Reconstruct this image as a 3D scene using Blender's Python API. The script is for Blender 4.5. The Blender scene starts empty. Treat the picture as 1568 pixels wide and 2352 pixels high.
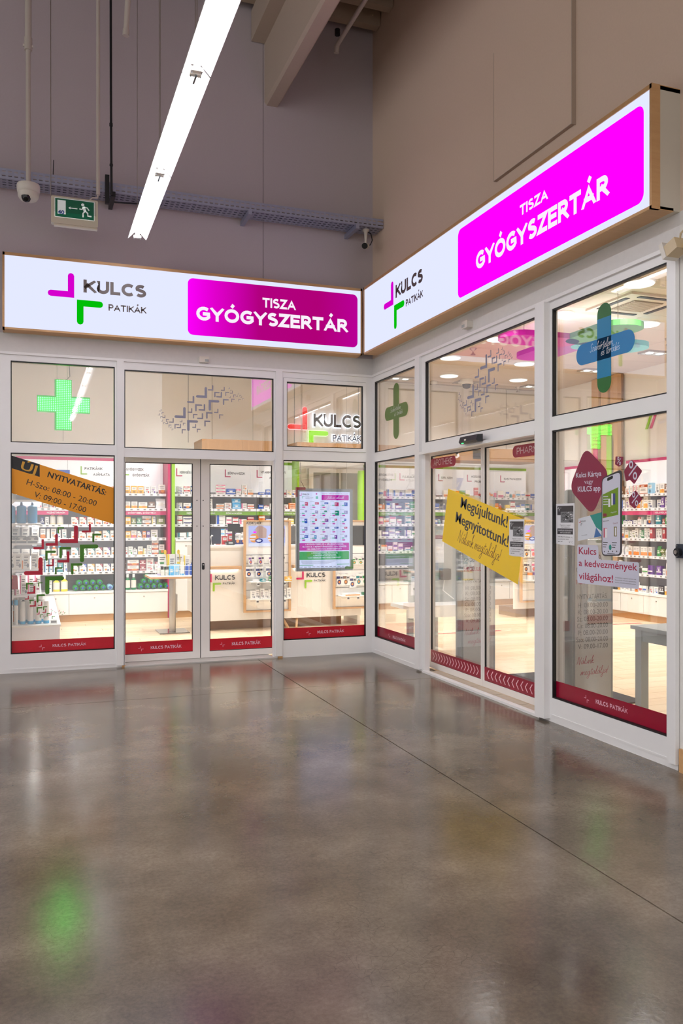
import bpy, bmesh, math, random
from mathutils import Matrix, Vector
random.seed(7)
S = bpy.context.scene
C = S.collection

# ------------------------------------------------------------------ camera, world, exposure
YAW = 20.192
cam = bpy.data.cameras.new('camera'); co = bpy.data.objects.new('camera', cam); C.objects.link(co)
co.location = (0, 0, 1.5); co.rotation_euler = (math.radians(90), 0, math.radians(-YAW))
cam.sensor_fit = 'HORIZONTAL'; cam.sensor_width = 36; cam.lens = 36 * 1910.3 / 1568
cam.shift_y = 21.9 / 1568; cam.clip_start = .05; cam.clip_end = 100
S.camera = co
S.view_settings.view_transform = 'Standard'; S.view_settings.look = 'None'
S.view_settings.gamma = 1; S.view_settings.exposure = .25; S.view_settings.use_curve_mapping = False
W = bpy.data.worlds.new('hall_air'); S.world = W; W.use_nodes = True
W.node_tree.nodes['Background'].inputs[0].default_value = (.93, .9, .9, 1)
W.node_tree.nodes['Background'].inputs[1].default_value = 1.0
LAMP = 74          # hall tubes, emission strength
SHOP = 18          # shop downlights, watts each
SIGN = .9        # lightbox faces
def area(name, loc, size, power, col=(.98, .99, 1), rot=(0, 0, 0)):
    l = bpy.data.lights.new(name, 'AREA'); l.shape = 'DISK'; l.size = size; l.energy = power; l.color = col; l.spread = math.radians(126)
    o = bpy.data.objects.new(name, l); o.location = loc; o.rotation_euler = rot; C.objects.link(o); return o

# ------------------------------------------------------------------ materials
def lin(c):
    r = []
    for v in c[:3]:
        v /= 255.
        r.append(v / 12.92 if v <= .04045 else ((v + .055) / 1.055) ** 2.4)
    return (*r, 1)
MATS = {}
def mat(name, col=(200, 200, 200), rough=.5, metal=0, emit=0, ecol=None, spec=.5, bump=0, scale=40, var=0, trans=0):
    if name in MATS: return MATS[name]
    m = bpy.data.materials.new(name); m.use_nodes = True; nt = m.node_tree
    b = nt.nodes['Principled BSDF']
    b.inputs['Base Color'].default_value = lin(col); b.inputs['Roughness'].default_value = rough
    b.inputs['Metallic'].default_value = metal; b.inputs['Specular IOR Level'].default_value = spec
    if emit:
        b.inputs['Emission Color'].default_value = lin(ecol or col); b.inputs['Emission Strength'].default_value = emit
    if trans: b.inputs['Transmission Weight'].default_value = trans
    if bump or var:
        tc = nt.nodes.new('ShaderNodeTexCoord'); n = nt.nodes.new('ShaderNodeTexNoise')
        n.inputs['Scale'].default_value = scale; n.inputs['Detail'].default_value = 5
        nt.links.new(tc.outputs['Object'], n.inputs['Vector'])
        if bump:
            bp = nt.nodes.new('ShaderNodeBump'); bp.inputs['Strength'].default_value = bump; bp.inputs['Distance'].default_value = .01
            nt.links.new(n.outputs['Fac'], bp.inputs['Height']); nt.links.new(bp.outputs['Normal'], b.inputs['Normal'])
        if var:
            r = nt.nodes.new('ShaderNodeMix'); r.data_type = 'RGBA'
            a = lin(col); r.inputs[6].default_value = tuple(max(0, x * (1 - var)) for x in a[:3]) + (1,)
            r.inputs[7].default_value = tuple(min(1, x * (1 + var)) for x in a[:3]) + (1,)
            nt.links.new(n.outputs['Fac'], r.inputs[0]); nt.links.new(r.outputs[2], b.inputs['Base Color'])
    MATS[name] = m; return m
def wood(name, c1, c2, axis=0, rough=.45, sc=6, perobj=False):
    if name in MATS: return MATS[name]
    m = bpy.data.materials.new(name); m.use_nodes = True; nt = m.node_tree; b = nt.nodes['Principled BSDF']
    tc = nt.nodes.new('ShaderNodeTexCoord'); mp = nt.nodes.new('ShaderNodeMapping')
    s = [sc * 6] * 3; s[axis] = sc * .35; mp.inputs['Scale'].default_value = s
    n = nt.nodes.new('ShaderNodeTexNoise'); n.inputs['Scale'].default_value = 1; n.inputs['Detail'].default_value = 6; n.inputs['Roughness'].default_value = .65
    r = nt.nodes.new('ShaderNodeMix'); r.data_type = 'RGBA'; r.inputs[6].default_value = lin(c1); r.inputs[7].default_value = lin(c2)
    nt.links.new(tc.outputs['Object'], mp.inputs['Vector']); nt.links.new(mp.outputs['Vector'], n.inputs['Vector'])
    if perobj:
        oi = nt.nodes.new('ShaderNodeObjectInfo'); ad = nt.nodes.new('ShaderNodeVectorMath'); ad.operation = 'MULTIPLY_ADD'
        cb = nt.nodes.new('ShaderNodeCombineXYZ')
        for k in range(3): nt.links.new(oi.outputs['Random'], cb.inputs[k])
        ad.inputs[1].default_value = (40, 40, 40); nt.links.new(cb.outputs[0], ad.inputs[0]); nt.links.new(mp.outputs['Vector'], ad.inputs[2])
        nt.links.new(ad.outputs[0], n.inputs['Vector'])
        ma = nt.nodes.new('ShaderNodeMath'); ma.operation = 'MULTIPLY_ADD'; ma.inputs[1].default_value = .5
        mb = nt.nodes.new('ShaderNodeMath'); mb.operation = 'MULTIPLY_ADD'; mb.inputs[1].default_value = 1.4; mb.inputs[2].default_value = -.45
        nt.links.new(n.outputs['Fac'], mb.inputs[0]); nt.links.new(oi.outputs['Random'], ma.inputs[0]); nt.links.new(mb.outputs[0], ma.inputs[2])
        nt.links.new(ma.outputs[0], r.inputs[0])
    else: nt.links.new(n.outputs['Fac'], r.inputs[0])
    nt.links.new(r.outputs[2], b.inputs['Base Color']); b.inputs['Roughness'].default_value = rough
    MATS[name] = m; return m
def emis(name, col, strength=1.0):
    if name in MATS: return MATS[name]
    m = bpy.data.materials.new(name); m.use_nodes = True; nt = m.node_tree; nt.nodes.clear()
    e = nt.nodes.new('ShaderNodeEmission'); o = nt.nodes.new('ShaderNodeOutputMaterial')
    e.inputs[0].default_value = lin(col); e.inputs[1].default_value = strength
    nt.links.new(e.outputs[0], o.inputs[0]); MATS[name] = m; return m
def glassmat(name, tint=(1, 1, 1), f0=.05, boost=1.0):
    m = bpy.data.materials.new(name); m.use_nodes = True; nt = m.node_tree; nt.nodes.clear(); L = nt.links
    g = nt.nodes.new('ShaderNodeNewGeometry'); d = nt.nodes.new('ShaderNodeVectorMath'); d.operation = 'DOT_PRODUCT'
    L.new(g.outputs['Normal'], d.inputs[0]); L.new(g.outputs['Incoming'], d.inputs[1])
    def M(op, a, b=None):
        n = nt.nodes.new('ShaderNodeMath'); n.operation = op
        for k, v in enumerate((a, b)):
            if v is None: continue
            if isinstance(v, (int, float)): n.inputs[k].default_value = v
            else: L.new(v, n.inputs[k])
        return n.outputs[0]
    ab = M('ABSOLUTE', d.outputs['Value']); p = M('POWER', M('SUBTRACT', 1, ab), 5)
    f = M('MINIMUM', M('MULTIPLY', M('ADD', M('MULTIPLY', p, 1 - f0), f0), boost), 1)
    t = nt.nodes.new('ShaderNodeBsdfTransparent'); t.inputs[0].default_value = (*tint, 1)
    gl = nt.nodes.new('ShaderNodeBsdfGlossy'); gl.inputs['Roughness'].default_value = .0
    mx = nt.nodes.new('ShaderNodeMixShader'); o = nt.nodes.new('ShaderNodeOutputMaterial')
    L.new(f, mx.inputs[0]); L.new(t.outputs[0], mx.inputs[1]); L.new(gl.outputs[0], mx.inputs[2]); L.new(mx.outputs[0], o.inputs[0])
    MATS[name] = m; return m
def objcol(name, mul=1.0, rough=.35):
    m = bpy.data.materials.new(name); m.use_nodes = True; nt = m.node_tree; b = nt.nodes['Principled BSDF']
    oi = nt.nodes.new('ShaderNodeObjectInfo'); x = nt.nodes.new('ShaderNodeMix'); x.data_type = 'RGBA'; x.inputs[0].default_value = 1 - mul
    x.inputs[7].default_value = (0, 0, 0, 1) if mul <= 1 else (1, 1, 1, 1)
    nt.links.new(oi.outputs['Color'], x.inputs[6]); nt.links.new(x.outputs[2], b.inputs['Base Color']); b.inputs['Roughness'].default_value = rough
    MATS[name] = m; return m
def film(name, col, alpha):
    m = bpy.data.materials.new(name); m.use_nodes = True; b = m.node_tree.nodes['Principled BSDF']
    b.inputs['Base Color'].default_value = lin(col); b.inputs['Alpha'].default_value = alpha; b.inputs['Roughness'].default_value = .35
    MATS[name] = m; return m

WHITEFR = mat('frame_paint', (238, 236, 235), .3, var=.03, scale=4)
GREYFR = mat('leaf_paint', (236, 230, 225), .3, var=.03, scale=4)
BLACK = mat('gasket_black', (14, 14, 15), .5)
GLASS = glassmat('shop_glass', (.985, .992, .99), .05, 2.6)
ACRYL = glassmat('acrylic', (.93, .94, .95), .04)
SHOPW = mat('shop_white', (240, 238, 234), .35)
SHOPW2 = mat('shop_wall_paint', (240, 236, 230), .7, bump=.03, scale=90)
SHELFM = mat('shelf_enamel', (236, 236, 242), .3)
SHELFBACK = mat('shelf_back_panel', (150, 147, 150), .45)
BEECH = wood('beech_x', (214, 172, 122), (188, 140, 92), 0)
BEECHZ = wood('beech_z', (214, 172, 122), (188, 140, 92), 2)
OAK = wood('oak_kick', (205, 160, 105), (170, 122, 72), 0)
DARKOAK = wood('dark_kick', (150, 112, 76), (118, 84, 54), 0)
MAGENTA = mat('magenta_print', (214, 20, 110), .4)
PINKSTRIP = mat('pink_strip', (205, 22, 105), .4)
LIME = mat('lime_print', (150, 205, 20), .4)
LIMESTRIP = mat('lime_strip', (112, 160, 38), .4)
RED = mat('vinyl_red', (186, 0, 30), .35)
INK = mat('ink_dark', (58, 55, 58), .5)
INKB = mat('ink_black', (18, 16, 16), .5)
PAPER = mat('paper_white', (232, 231, 234), .6)
STEEL = mat('brushed_steel', (190, 186, 180), .28, 1)
GALV = mat('galvanised', (168, 172, 196), .4, .45, var=.15, scale=20)  # bluish tint puts the signs' light into the tray metal's colour
DARKM = mat('dark_plastic', (28, 30, 34), .4)
OFFW = mat('device_white', (222, 216, 206), .4)
GREYPL = mat('grey_laminate', (168, 172, 172), .5)

# ------------------------------------------------------------------ mesh helpers
FA = Matrix(((1, 0, 0, 0), (0, 0, -1, 8.83), (0, 1, 0, 0), (0, 0, 0, 1)))            # u=+x v=z n=-y
FB = Matrix(((0, 0, -1, 3.628), (-1, 0, 0, 0), (0, 1, 0, 0), (0, 0, 0, 1)))          # u=-y v=z n=-x
def FAy(y): m = FA.copy(); m[1][3] = y; return m
def FBx(x): m = FB.copy(); m[0][3] = x; return m
FL = Matrix(((0, 0, 1, -.33), (1, 0, 0, 0), (0, 1, 0, 0), (0, 0, 0, 1)))             # u=+y v=z n=+x
ID = Matrix.Identity(4)
def rr(u0, u1, v0, v1, r, n=5):
    P = []
    for cx, cy, a in ((u1 - r, v0 + r, -90), (u1 - r, v1 - r, 0), (u0 + r, v1 - r, 90), (u0 + r, v0 + r, 180)):
        for k in range(n + 1):
            t = math.radians(a + 90 * k / n); P.append((cx + r * math.cos(t), cy + r * math.sin(t)))
    return P
def ell(u, v, a, b=None, n=24):
    b = b or a
    return [(u + a * math.cos(2 * math.pi * k / n), v + b * math.sin(2 * math.pi * k / n)) for k in range(n)]
def lpoly(kind, u, v, s, w=None, s2=None):
    w = w or s * .225; s2 = s2 or s; r = w * .45
    P = [(0, 0)]
    for k in range(5):
        t = math.radians(-90 + 180 * k / 4); P.append((s - r + r * math.cos(t), w / 2 + (w / 2) * math.sin(t)))
    P.append((w, w))
    for k in range(5):
        t = math.radians(180 * k / 4); P.append((w / 2 + (w / 2) * math.cos(t), s2 - r + r * math.sin(t)))
    fx, fy = {'L': (1, 1), 'J': (-1, 1), 'G': (1, -1), '7': (-1, -1)}[kind]
    P = [(u + fx * a, v + fy * b) for a, b in P]
    return P if fx * fy > 0 else P[::-1]
FONT = {}
def glyphs(body, bold, shear=0, space=1.0):
    key = (body, bold, shear, space)
    if key in FONT: return FONT[key]
    cu = bpy.data.curves.new('t', 'FONT'); cu.body = body; cu.size = 1; cu.offset = bold; cu.resolution_u = 3; cu.shear = shear
    cu.space_character = space
    ob = bpy.data.objects.new('t', cu); C.objects.link(ob)
    dg = bpy.context.evaluated_depsgraph_get(); me = bpy.data.meshes.new_from_object(ob.evaluated_get(dg))
    V = [(v.co.x, v.co.y) for v in me.vertices]; F = [tuple(p.vertices) for p in me.polygons]
    C.objects.unlink(ob); bpy.data.objects.remove(ob); bpy.data.curves.remove(cu); bpy.data.meshes.remove(me)
    FONT[key] = (V, F); return V, F
CAPH = None
class MB:
    def __init__(s, M=ID): s.v = []; s.f = []; s.m = []; s.mats = []; s.M = M; s.smooth = []
    def mi(s, m):
        if m not in s.mats: s.mats.append(m)
        return s.mats.index(m)
    def add(s, V, F, m, smooth=False):
        o = len(s.v); k = s.mi(m); s.v += [tuple(s.M @ Vector(p)) for p in V]
        for f in F: s.f.append(tuple(i + o for i in f)); s.m.append(k); s.smooth.append(smooth)
        return s
    def box(s, a, b, c, d, e, f, m, ch=0):
        if a > b: a, b = b, a
        if c > d: c, d = d, c
        if e > f: e, f = f, e
        V = [(x, y, z) for z in (e, f) for y in (c, d) for x in (a, b)]
        return s.add(V, [(0, 2, 3, 1), (4, 5, 7, 6), (0, 1, 5, 4), (2, 6, 7, 3), (0, 4, 6, 2), (1, 3, 7, 5)], m)
    def prism(s, P, n0, n1, m, m2=None):
        k = len(P); V = [(p[0], p[1], n0) for p in P] + [(p[0], p[1], n1) for p in P]
        s.add(V, [tuple(range(k, 2 * k))], m2 or m)
        return s.add(V, [tuple(range(k - 1, -1, -1))] + [(i, (i + 1) % k, k + (i + 1) % k, k + i) for i in range(k)], m)
    def lathe(s, prof, c, m, seg=14, axis=2, ms=None):
        V = []; F = []; n = len(prof)
        for r, h in prof:
            for k in range(seg):
                t = 2 * math.pi * k / seg; p = [0, 0, 0]; a, b = [(1, 2), (2, 0), (0, 1)][axis]
                p[a] = r * math.cos(t); p[b] = r * math.sin(t); p[axis] = h; V.append((c[0] + p[0], c[1] + p[1], c[2] + p[2]))
        for j in range(n - 1):
            fs = [(j * seg + k, j * seg + (k + 1) % seg, (j + 1) * seg + (k + 1) % seg, (j + 1) * seg + k) for k in range(seg)]
            s.add(V, fs, ms[j] if ms else m, True) if ms else F.extend(fs)
        if not ms: s.add(V, F, m, True)
        s.add(V, [tuple(range(seg - 1, -1, -1)), tuple(range((n - 1) * seg, n * seg))], ms[-1] if ms else m)
        return s
    def tube(s, P, r, m, seg=8):
        V = []; F = []; n = len(P); P = [Vector(p) for p in P]
        for i, p in enumerate(P):
            d = (P[min(i + 1, n - 1)] - P[max(i - 1, 0)]).normalized(); q = d.to_track_quat('Z', 'Y')
            for k in range(seg):
                t = 2 * math.pi * k / seg; V.append(tuple(p + q @ Vector((r * math.cos(t), r * math.sin(t), 0))))
        for i in range(n - 1):
            F += [(i * seg + k, i * seg + (k + 1) % seg, (i + 1) * seg + (k + 1) % seg, (i + 1) * seg + k) for k in range(seg)]
        s.add(V, F, m, True)
        return s.add(V, [tuple(range(seg - 1, -1, -1)), tuple(range((n - 1) * seg, n * seg))], m)
    def text(s, body, u0, u1, v, cap, n, m, bold=.012, rot=0, shear=0, th=0, just=None, space=1.0):
        """flat lettering fitted into u0..u1 with the given cap height, baseline at v"""
        global CAPH
        if CAPH is None:
            hv, _ = glyphs('H', 0); CAPH = max(p[1] for p in hv) - min(p[1] for p in hv)
        V, F = glyphs(body, bold, shear, space)
        if not V: return s
        x0 = min(p[0] for p in V); x1 = max(p[0] for p in V); sy = cap / (CAPH + 2 * bold)
        sx = (u1 - u0) / (x1 - x0) if u1 is not None else sy
        c, d = math.cos(rot), math.sin(rot); W = []
        for x, y in V:
            a = (x - x0) * sx; b = y * sy; W.append((u0 + a * c - b * d, v + a * d + b * c, n))
        s.add(W, F, m)
        if th:
            k = len(W); ed = {}
            for f in F:
                for i in range(len(f)):
                    e = (f[i], f[(i + 1) % len(f)])
                    if (e[1], e[0]) in ed: del ed[(e[1], e[0])]
                    else: ed[e] = 1
            W2 = W + [(p[0], p[1], n - th) for p in W]
            s.add(W2, [(a, a + k, b + k, b) for a, b in ed], m)
        return s
    def build(s, name, parent=None, kind=None):
        xs, ys, zs = zip(*s.v)
        o0 = Vector(((min(xs) + max(xs)) / 2, (min(ys) + max(ys)) / 2, min(zs)))
        me = bpy.data.meshes.new(name); me.from_pydata([tuple(Vector(p) - o0) for p in s.v], [], s.f)
        for m in s.mats: me.materials.append(m)
        me.polygons.foreach_set('material_index', s.m); me.polygons.foreach_set('use_smooth', s.smooth); me.validate(); me.update()
        return link(name, me, o0, parent, kind)
LOC = {}
def link(name, me, wloc, parent=None, kind=None):
    o = bpy.data.objects.new(name, me); C.objects.link(o); LOC[o.name] = Vector(wloc)
    if parent is not None: o.parent = parent; o.location = Vector(wloc) - LOC[parent.name]
    else: o.location = wloc
    if kind: o['kind'] = kind
    return o
def thing(name, label, cat, loc=(0, 0, 0), group=None):
    o = link(name, None, loc); return tag(o, label, cat, group)
def tag(o, label, cat, group=None):
    o['label'] = label; o['category'] = cat
    if group: o['group'] = group
    return o
def struct(name, loc=(0, 0, 0)):
    o = link(name, None, loc); o['kind'] = 'structure'; return o
def one(M, a, b, c, d, e, f, m, name, parent=None, kind=None): return MB(M).box(a, b, c, d, e, f, m).build(name, parent, kind)
ORD = 'first second third fourth fifth sixth seventh eighth ninth tenth eleventh twelfth thirteenth fourteenth fifteenth sixteenth seventeenth eighteenth nineteenth twentieth'.split()
# handwriting: one-line letters as smoothed ribbons
HW = {'a': (1, [[(.8, .9), (.45, 1), (.1, .6), (.12, .1), (.45, .05), (.78, .9), (.75, .2), (.9, 0), (1.1, .2)]]),
 'l': (.55, [[(0, .2), (.4, 1.6), (.4, 2.2), (.2, 2.1), (.15, .4), (.35, 0), (.6, .25)]]),
 'u': (.95, [[(0, .9), (0, .3), (.25, 0), (.6, .5), (.7, 1), (.65, .25), (.85, 0), (1.05, .2)]]),
 'n': (.9, [[(0, 1), (.05, 0), (.15, .6), (.45, 1), (.6, .8), (.6, .15), (.8, 0), (1, .2)]]),
 'k': (.85, [[(.05, 0), (.2, 1.4), (.4, 2.2), (.2, 2), (.1, 0)], [(.1, .4), (.5, 1), (.55, .7), (.2, .5), (.7, 0), (.9, .15)]]),
 'm': (1.25, [[(0, 1), (.05, 0), (.15, .6), (.4, 1), (.5, .8), (.48, 0), (.6, .6), (.85, 1), (.98, .8), (.97, .15), (1.15, 0), (1.35, .2)]]),
 'e': (.75, [[(.05, .45), (.55, .6), (.5, .95), (.2, .9), (.05, .4), (.25, .02), (.6, .1), (.85, .35)]]),
 'g': (.9, [[(.7, .9), (.4, 1), (.1, .6), (.15, .15), (.5, .2), (.72, .95), (.65, -.6), (.4, -1.1), (.1, -.9), (.3, -.4), (1, .2)]]),
 't': (.6, [[(.35, 1.8), (.25, .3), (.4, 0), (.7, .2)], [(0, 1.25), (.7, 1.4)]]),
 'j': (.5, [[(.3, 1), (.3, -.6), (.1, -1.1), (-.15, -.8), (.1, -.3), (.6, .2)], [(.35, 1.4), (.38, 1.48)]]),
 'N': (1.35, [[(0, 0), (.25, 2), (.35, 1.9), (.75, .1), (.85, 0), (1.2, 2.1)]]),
 'S': (.9, [[(.8, 1.8), (.5, 2.1), (.15, 1.7), (.3, 1.2), (.65, .8), (.6, .2), (.2, 0), (0, .3)]]),
 'z': (.7, [[(0, .9), (.55, 1), (.05, .1), (.6, .05)]]), 'r': (.65, [[(0, .9), (.15, 1), (.15, 0), (.2, .6), (.5, 1), (.6, .9)]]),
 's': (.6, [[(.5, .9), (.2, 1), (.1, .75), (.45, .4), (.35, .05), (0, .1)]]),
 'o': (.8, [[(.4, 1), (.08, .7), (.1, .15), (.4, 0), (.7, .4), (.6, .9), (.4, 1), (.8, .85)]]),
 'd': (.9, [[(.6, .9), (.3, 1), (.05, .5), (.15, .05), (.5, .2), (.75, 2.1), (.65, .2), (.8, 0), (1, .2)]]),
 'i': (.42, [[(.1, 1), (.1, .2), (.25, 0), (.45, .2)], [(.15, 1.4), (.18, 1.48)]]),
 'c': (.62, [[(.55, .85), (.3, 1), (.05, .55), (.2, .02), (.6, .2)]]),
 'v': (.75, [[(0, .95), (.25, 0), (.6, .9), (.75, .85)]]), 'J': (.9, [[(.2, 1.9), (.9, 2.1), (.6, .5), (.4, -.6), (.1, -.5)]]), '!': (.4, [[(.2, 2), (.1, .6)], [(.07, .12), (.08, .02)]]), ' ': (.55, [])}
ACC = {'á': ('a', 1), 'é': ('e', 1), 'ó': ('o', 1), 'ú': ('u', 1), 'ö': ('o', 2), 'ő': ('o', 3), 'í': ('i', 1)}
def hand(mb, body, u0, u1, v, xh, n, m, rot=0, w=.1, shear=.25):
    st = []; x = 0
    for ch in body:
        b, k = ACC.get(ch, (ch, 0)); adv, S_ = HW[b]; S_ = list(S_)
        if k == 1: S_ = S_[:1] + [[(.45, 1.35), (.75, 1.8)]]
        if k == 2: S_ += [[(.25, 1.4), (.27, 1.5)], [(.6, 1.4), (.62, 1.5)]]
        if k == 3: S_ += [[(.2, 1.35), (.35, 1.75)], [(.55, 1.35), (.75, 1.75)]]
        for q in S_: st.append([(x + p[0] + shear * p[1], p[1]) for p in q])
        x += adv
    xa = min(p[0] for q in st for p in q); xb = max(p[0] for q in st for p in q); sx = (u1 - u0) / (xb - xa); c, d = math.cos(rot), math.sin(rot)
    for q in st:
        P = []
        for i in range(len(q) - 1):
            p0, p1, p2, p3 = q[max(i - 1, 0)], q[i], q[i + 1], q[min(i + 2, len(q) - 1)]
            for k in range(5):
                t = k / 5; f = lambda a, b, e, g: .5 * (2 * b + (e - a) * t + (2 * a - 5 * b + 4 * e - g) * t * t + (3 * b - a - 3 * e + g) * t ** 3)
                P.append((f(p0[0], p1[0], p2[0], p3[0]), f(p0[1], p1[1], p2[1], p3[1])))
        P.append(q[-1]); P = [((p[0] - xa) * sx, p[1] * xh) for p in P]; V = []; h = w * xh / 2
        for i, p in enumerate(P):
            a = P[max(i - 1, 0)]; b = P[min(i + 1, len(P) - 1)]; dx, dy = b[0] - a[0], b[1] - a[1]; L = math.hypot(dx, dy) or 1
            nx, ny = -dy / L * h, dx / L * h
            for sg in (1, -1):
                X, Y = p[0] + sg * nx, p[1] + sg * ny; V.append((u0 + X * c - Y * d, v + X * d + Y * c, n))
        mb.add(V, [(2 * i + 1, 2 * i + 3, 2 * i + 2, 2 * i) for i in range(len(P) - 1)], m)
    return mb
# block capitals drawn as even strokes (one unit high), accents above
def arc(cx, cy, rx, ry, a0, a1, n=9):
    return [(cx + rx * math.cos(math.radians(a0 + (a1 - a0) * k / n)), cy + ry * math.sin(math.radians(a0 + (a1 - a0) * k / n))) for k in range(n + 1)]
CG = {'A': (.8, [[(0, 0), (.4, 1), (.8, 0)], [(.14, .3), (.66, .3)]]), 'B': (.62, [[(0, 0), (0, 1), (.3, 1)] + arc(.33, .76, .24, .24, 90, -90) + [(0, .52)], [(.3, .52)] + arc(.36, .26, .28, .26, 90, -90) + [(0, 0)]]),
 'C': (.72, [arc(.44, .5, .44, .5, 48, 312, 14)]), 'D': (.74, [[(0, 0), (0, 1), (.25, 1)] + arc(.28, .5, .46, .5, 90, -90, 12) + [(0, 0)]]),
 'E': (.56, [[(.56, 1), (0, 1), (0, 0), (.56, 0)], [(0, .52), (.5, .52)]]), 'F': (.54, [[(.54, 1), (0, 1), (0, 0)], [(0, .5), (.48, .5)]]),
 'G': (.8, [arc(.46, .5, .46, .5, 48, 325, 14) + [(.82, .48), (.5, .48)]]), 'H': (.72, [[(0, 0), (0, 1)], [(.72, 0), (.72, 1)], [(0, .52), (.72, .52)]]),
 'I': (.001, [[(0, 0), (0, 1)]]), 'J': (.42, [[(.42, 1), (.42, .25)] + arc(.2, .22, .22, .22, 0, -150, 8)]), 'K': (.66, [[(0, 0), (0, 1)], [(.62, 1), (.1, .46)], [(.22, .58), (.68, 0)]]),
 'L': (.52, [[(0, 1), (0, 0), (.52, 0)]]), 'M': (.86, [[(0, 0), (0, 1), (.43, .35), (.86, 1), (.86, 0)]]), 'N': (.74, [[(0, 0), (0, 1), (.74, 0), (.74, 1)]]),
 'O': (.92, [arc(.46, .5, .46, .5, 90, 450, 20)]), 'P': (.6, [[(0, 0), (0, 1), (.3, 1)] + arc(.33, .72, .27, .28, 90, -90) + [(0, .44)]]),
 'R': (.64, [[(0, 0), (0, 1), (.3, 1)] + arc(.33, .73, .26, .27, 90, -90) + [(0, .46)], [(.3, .46), (.64, 0)]]),
 'S': (.62, [arc(.32, .74, .29, .26, 40, 200, 9) + arc(.31, .26, .31, .26, 75, -145, 11)]), 'T': (.68, [[(0, 1), (.68, 1)], [(.34, 1), (.34, 0)]]),
 'U': (.7, [[(0, 1), (0, .35)] + arc(.35, .35, .35, .35, 180, 360, 10) + [(.7, 1)]]), 'V': (.76, [[(0, 1), (.38, 0), (.76, 1)]]), 'Y': (.74, [[(0, 1), (.37, .45), (.74, 1)], [(.37, .45), (.37, 0)]]),
 'Z': (.62, [[(0, 1), (.62, 1), (0, 0), (.62, 0)]]), ',': (.06, [[(.06, .06), (0, -.16)]]), ' ': (.26, []), '3': (.55, [arc(.27, .75, .26, .25, 140, -90, 9), arc(.27, .26, .29, .26, 90, -140, 10)])}
CACC = {'Á': 'A', 'É': 'E', 'Í': 'I', 'Ó': 'O', 'Ú': 'U', 'Ö': 'O', 'Ő': 'O', 'Ü': 'U', 'Ű': 'U'}
def caps(mb, body, u0, u1, v, cap, n, m, w=.2, rot=0):
    st = []; x = 0; gap = w + .085
    for ch in body:
        b = CACC.get(ch, ch); adv, S_ = CG[b]; S_ = [[(x + p[0], w / 2 + p[1] * (1 - w)) for p in q] for q in S_]; mid = x + adv / 2
        if ch in 'ÁÉÍÓÚ': S_.append([(mid - .03, 1.1), (mid + .14, 1.32)])
        if ch in 'ÖÜ': S_ += [[(mid - .16, 1.1), (mid - .16, 1.24)], [(mid + .16, 1.1), (mid + .16, 1.24)]]
        if ch in 'ŐŰ': S_ += [[(mid - .2, 1.1), (mid - .08, 1.3)], [(mid + .08, 1.1), (mid + .22, 1.3)]]
        st += S_; x += adv + gap
    W = x - gap + w; sx = (u1 - u0) / W; c, d = math.cos(rot), math.sin(rot)
    for q in st:
        V = []; k = len(q)
        closed = math.hypot(q[0][0] - q[-1][0], q[0][1] - q[-1][1]) < 1e-6
        for i, p in enumerate(q):
            a = q[i - 1] if i else (q[-2] if closed else None); b = q[i + 1] if i < k - 1 else (q[1] if closed else None)
            t1 = Vector((p[0] - a[0], p[1] - a[1])).normalized() if a else None; t2 = Vector((b[0] - p[0], b[1] - p[1])).normalized() if b else None
            t = ((t1 or t2) + (t2 or t1)).normalized(); nn = Vector((-t.y, t.x)); f = 1
            if t1 and t2: f = 1 / max(.42, nn.dot(Vector((-t2.y, t2.x))))
            e = Vector((0, 0))
            if not closed and (a is None or b is None) and (k <= 5 or abs(t.y) < .02 or abs(t.x) < .02): e = (t1 or -t2) * w * (.5 if abs(t.y) < .02 or abs(t.x) < .02 else .7)
            if p[1] > 1.0: e = Vector((0, 0))
            for s in (1, -1):
                X = (p[0] + e.x + s * nn.x * w / 2 * f + w / 2) * sx; Y = min(max(p[1] + e.y + s * nn.y * w / 2 * f, 0 if p[1] >= 0 else -.2), 1.0 if p[1] <= 1.0 else 9) * cap
                V.append((u0 + X * c - Y * d, v + X * d + Y * c, n))
        mb.add(V, [(2 * i + 1, 2 * i + 3, 2 * i + 2, 2 * i) for i in range(k - 1)], m)
    return mb
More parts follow.
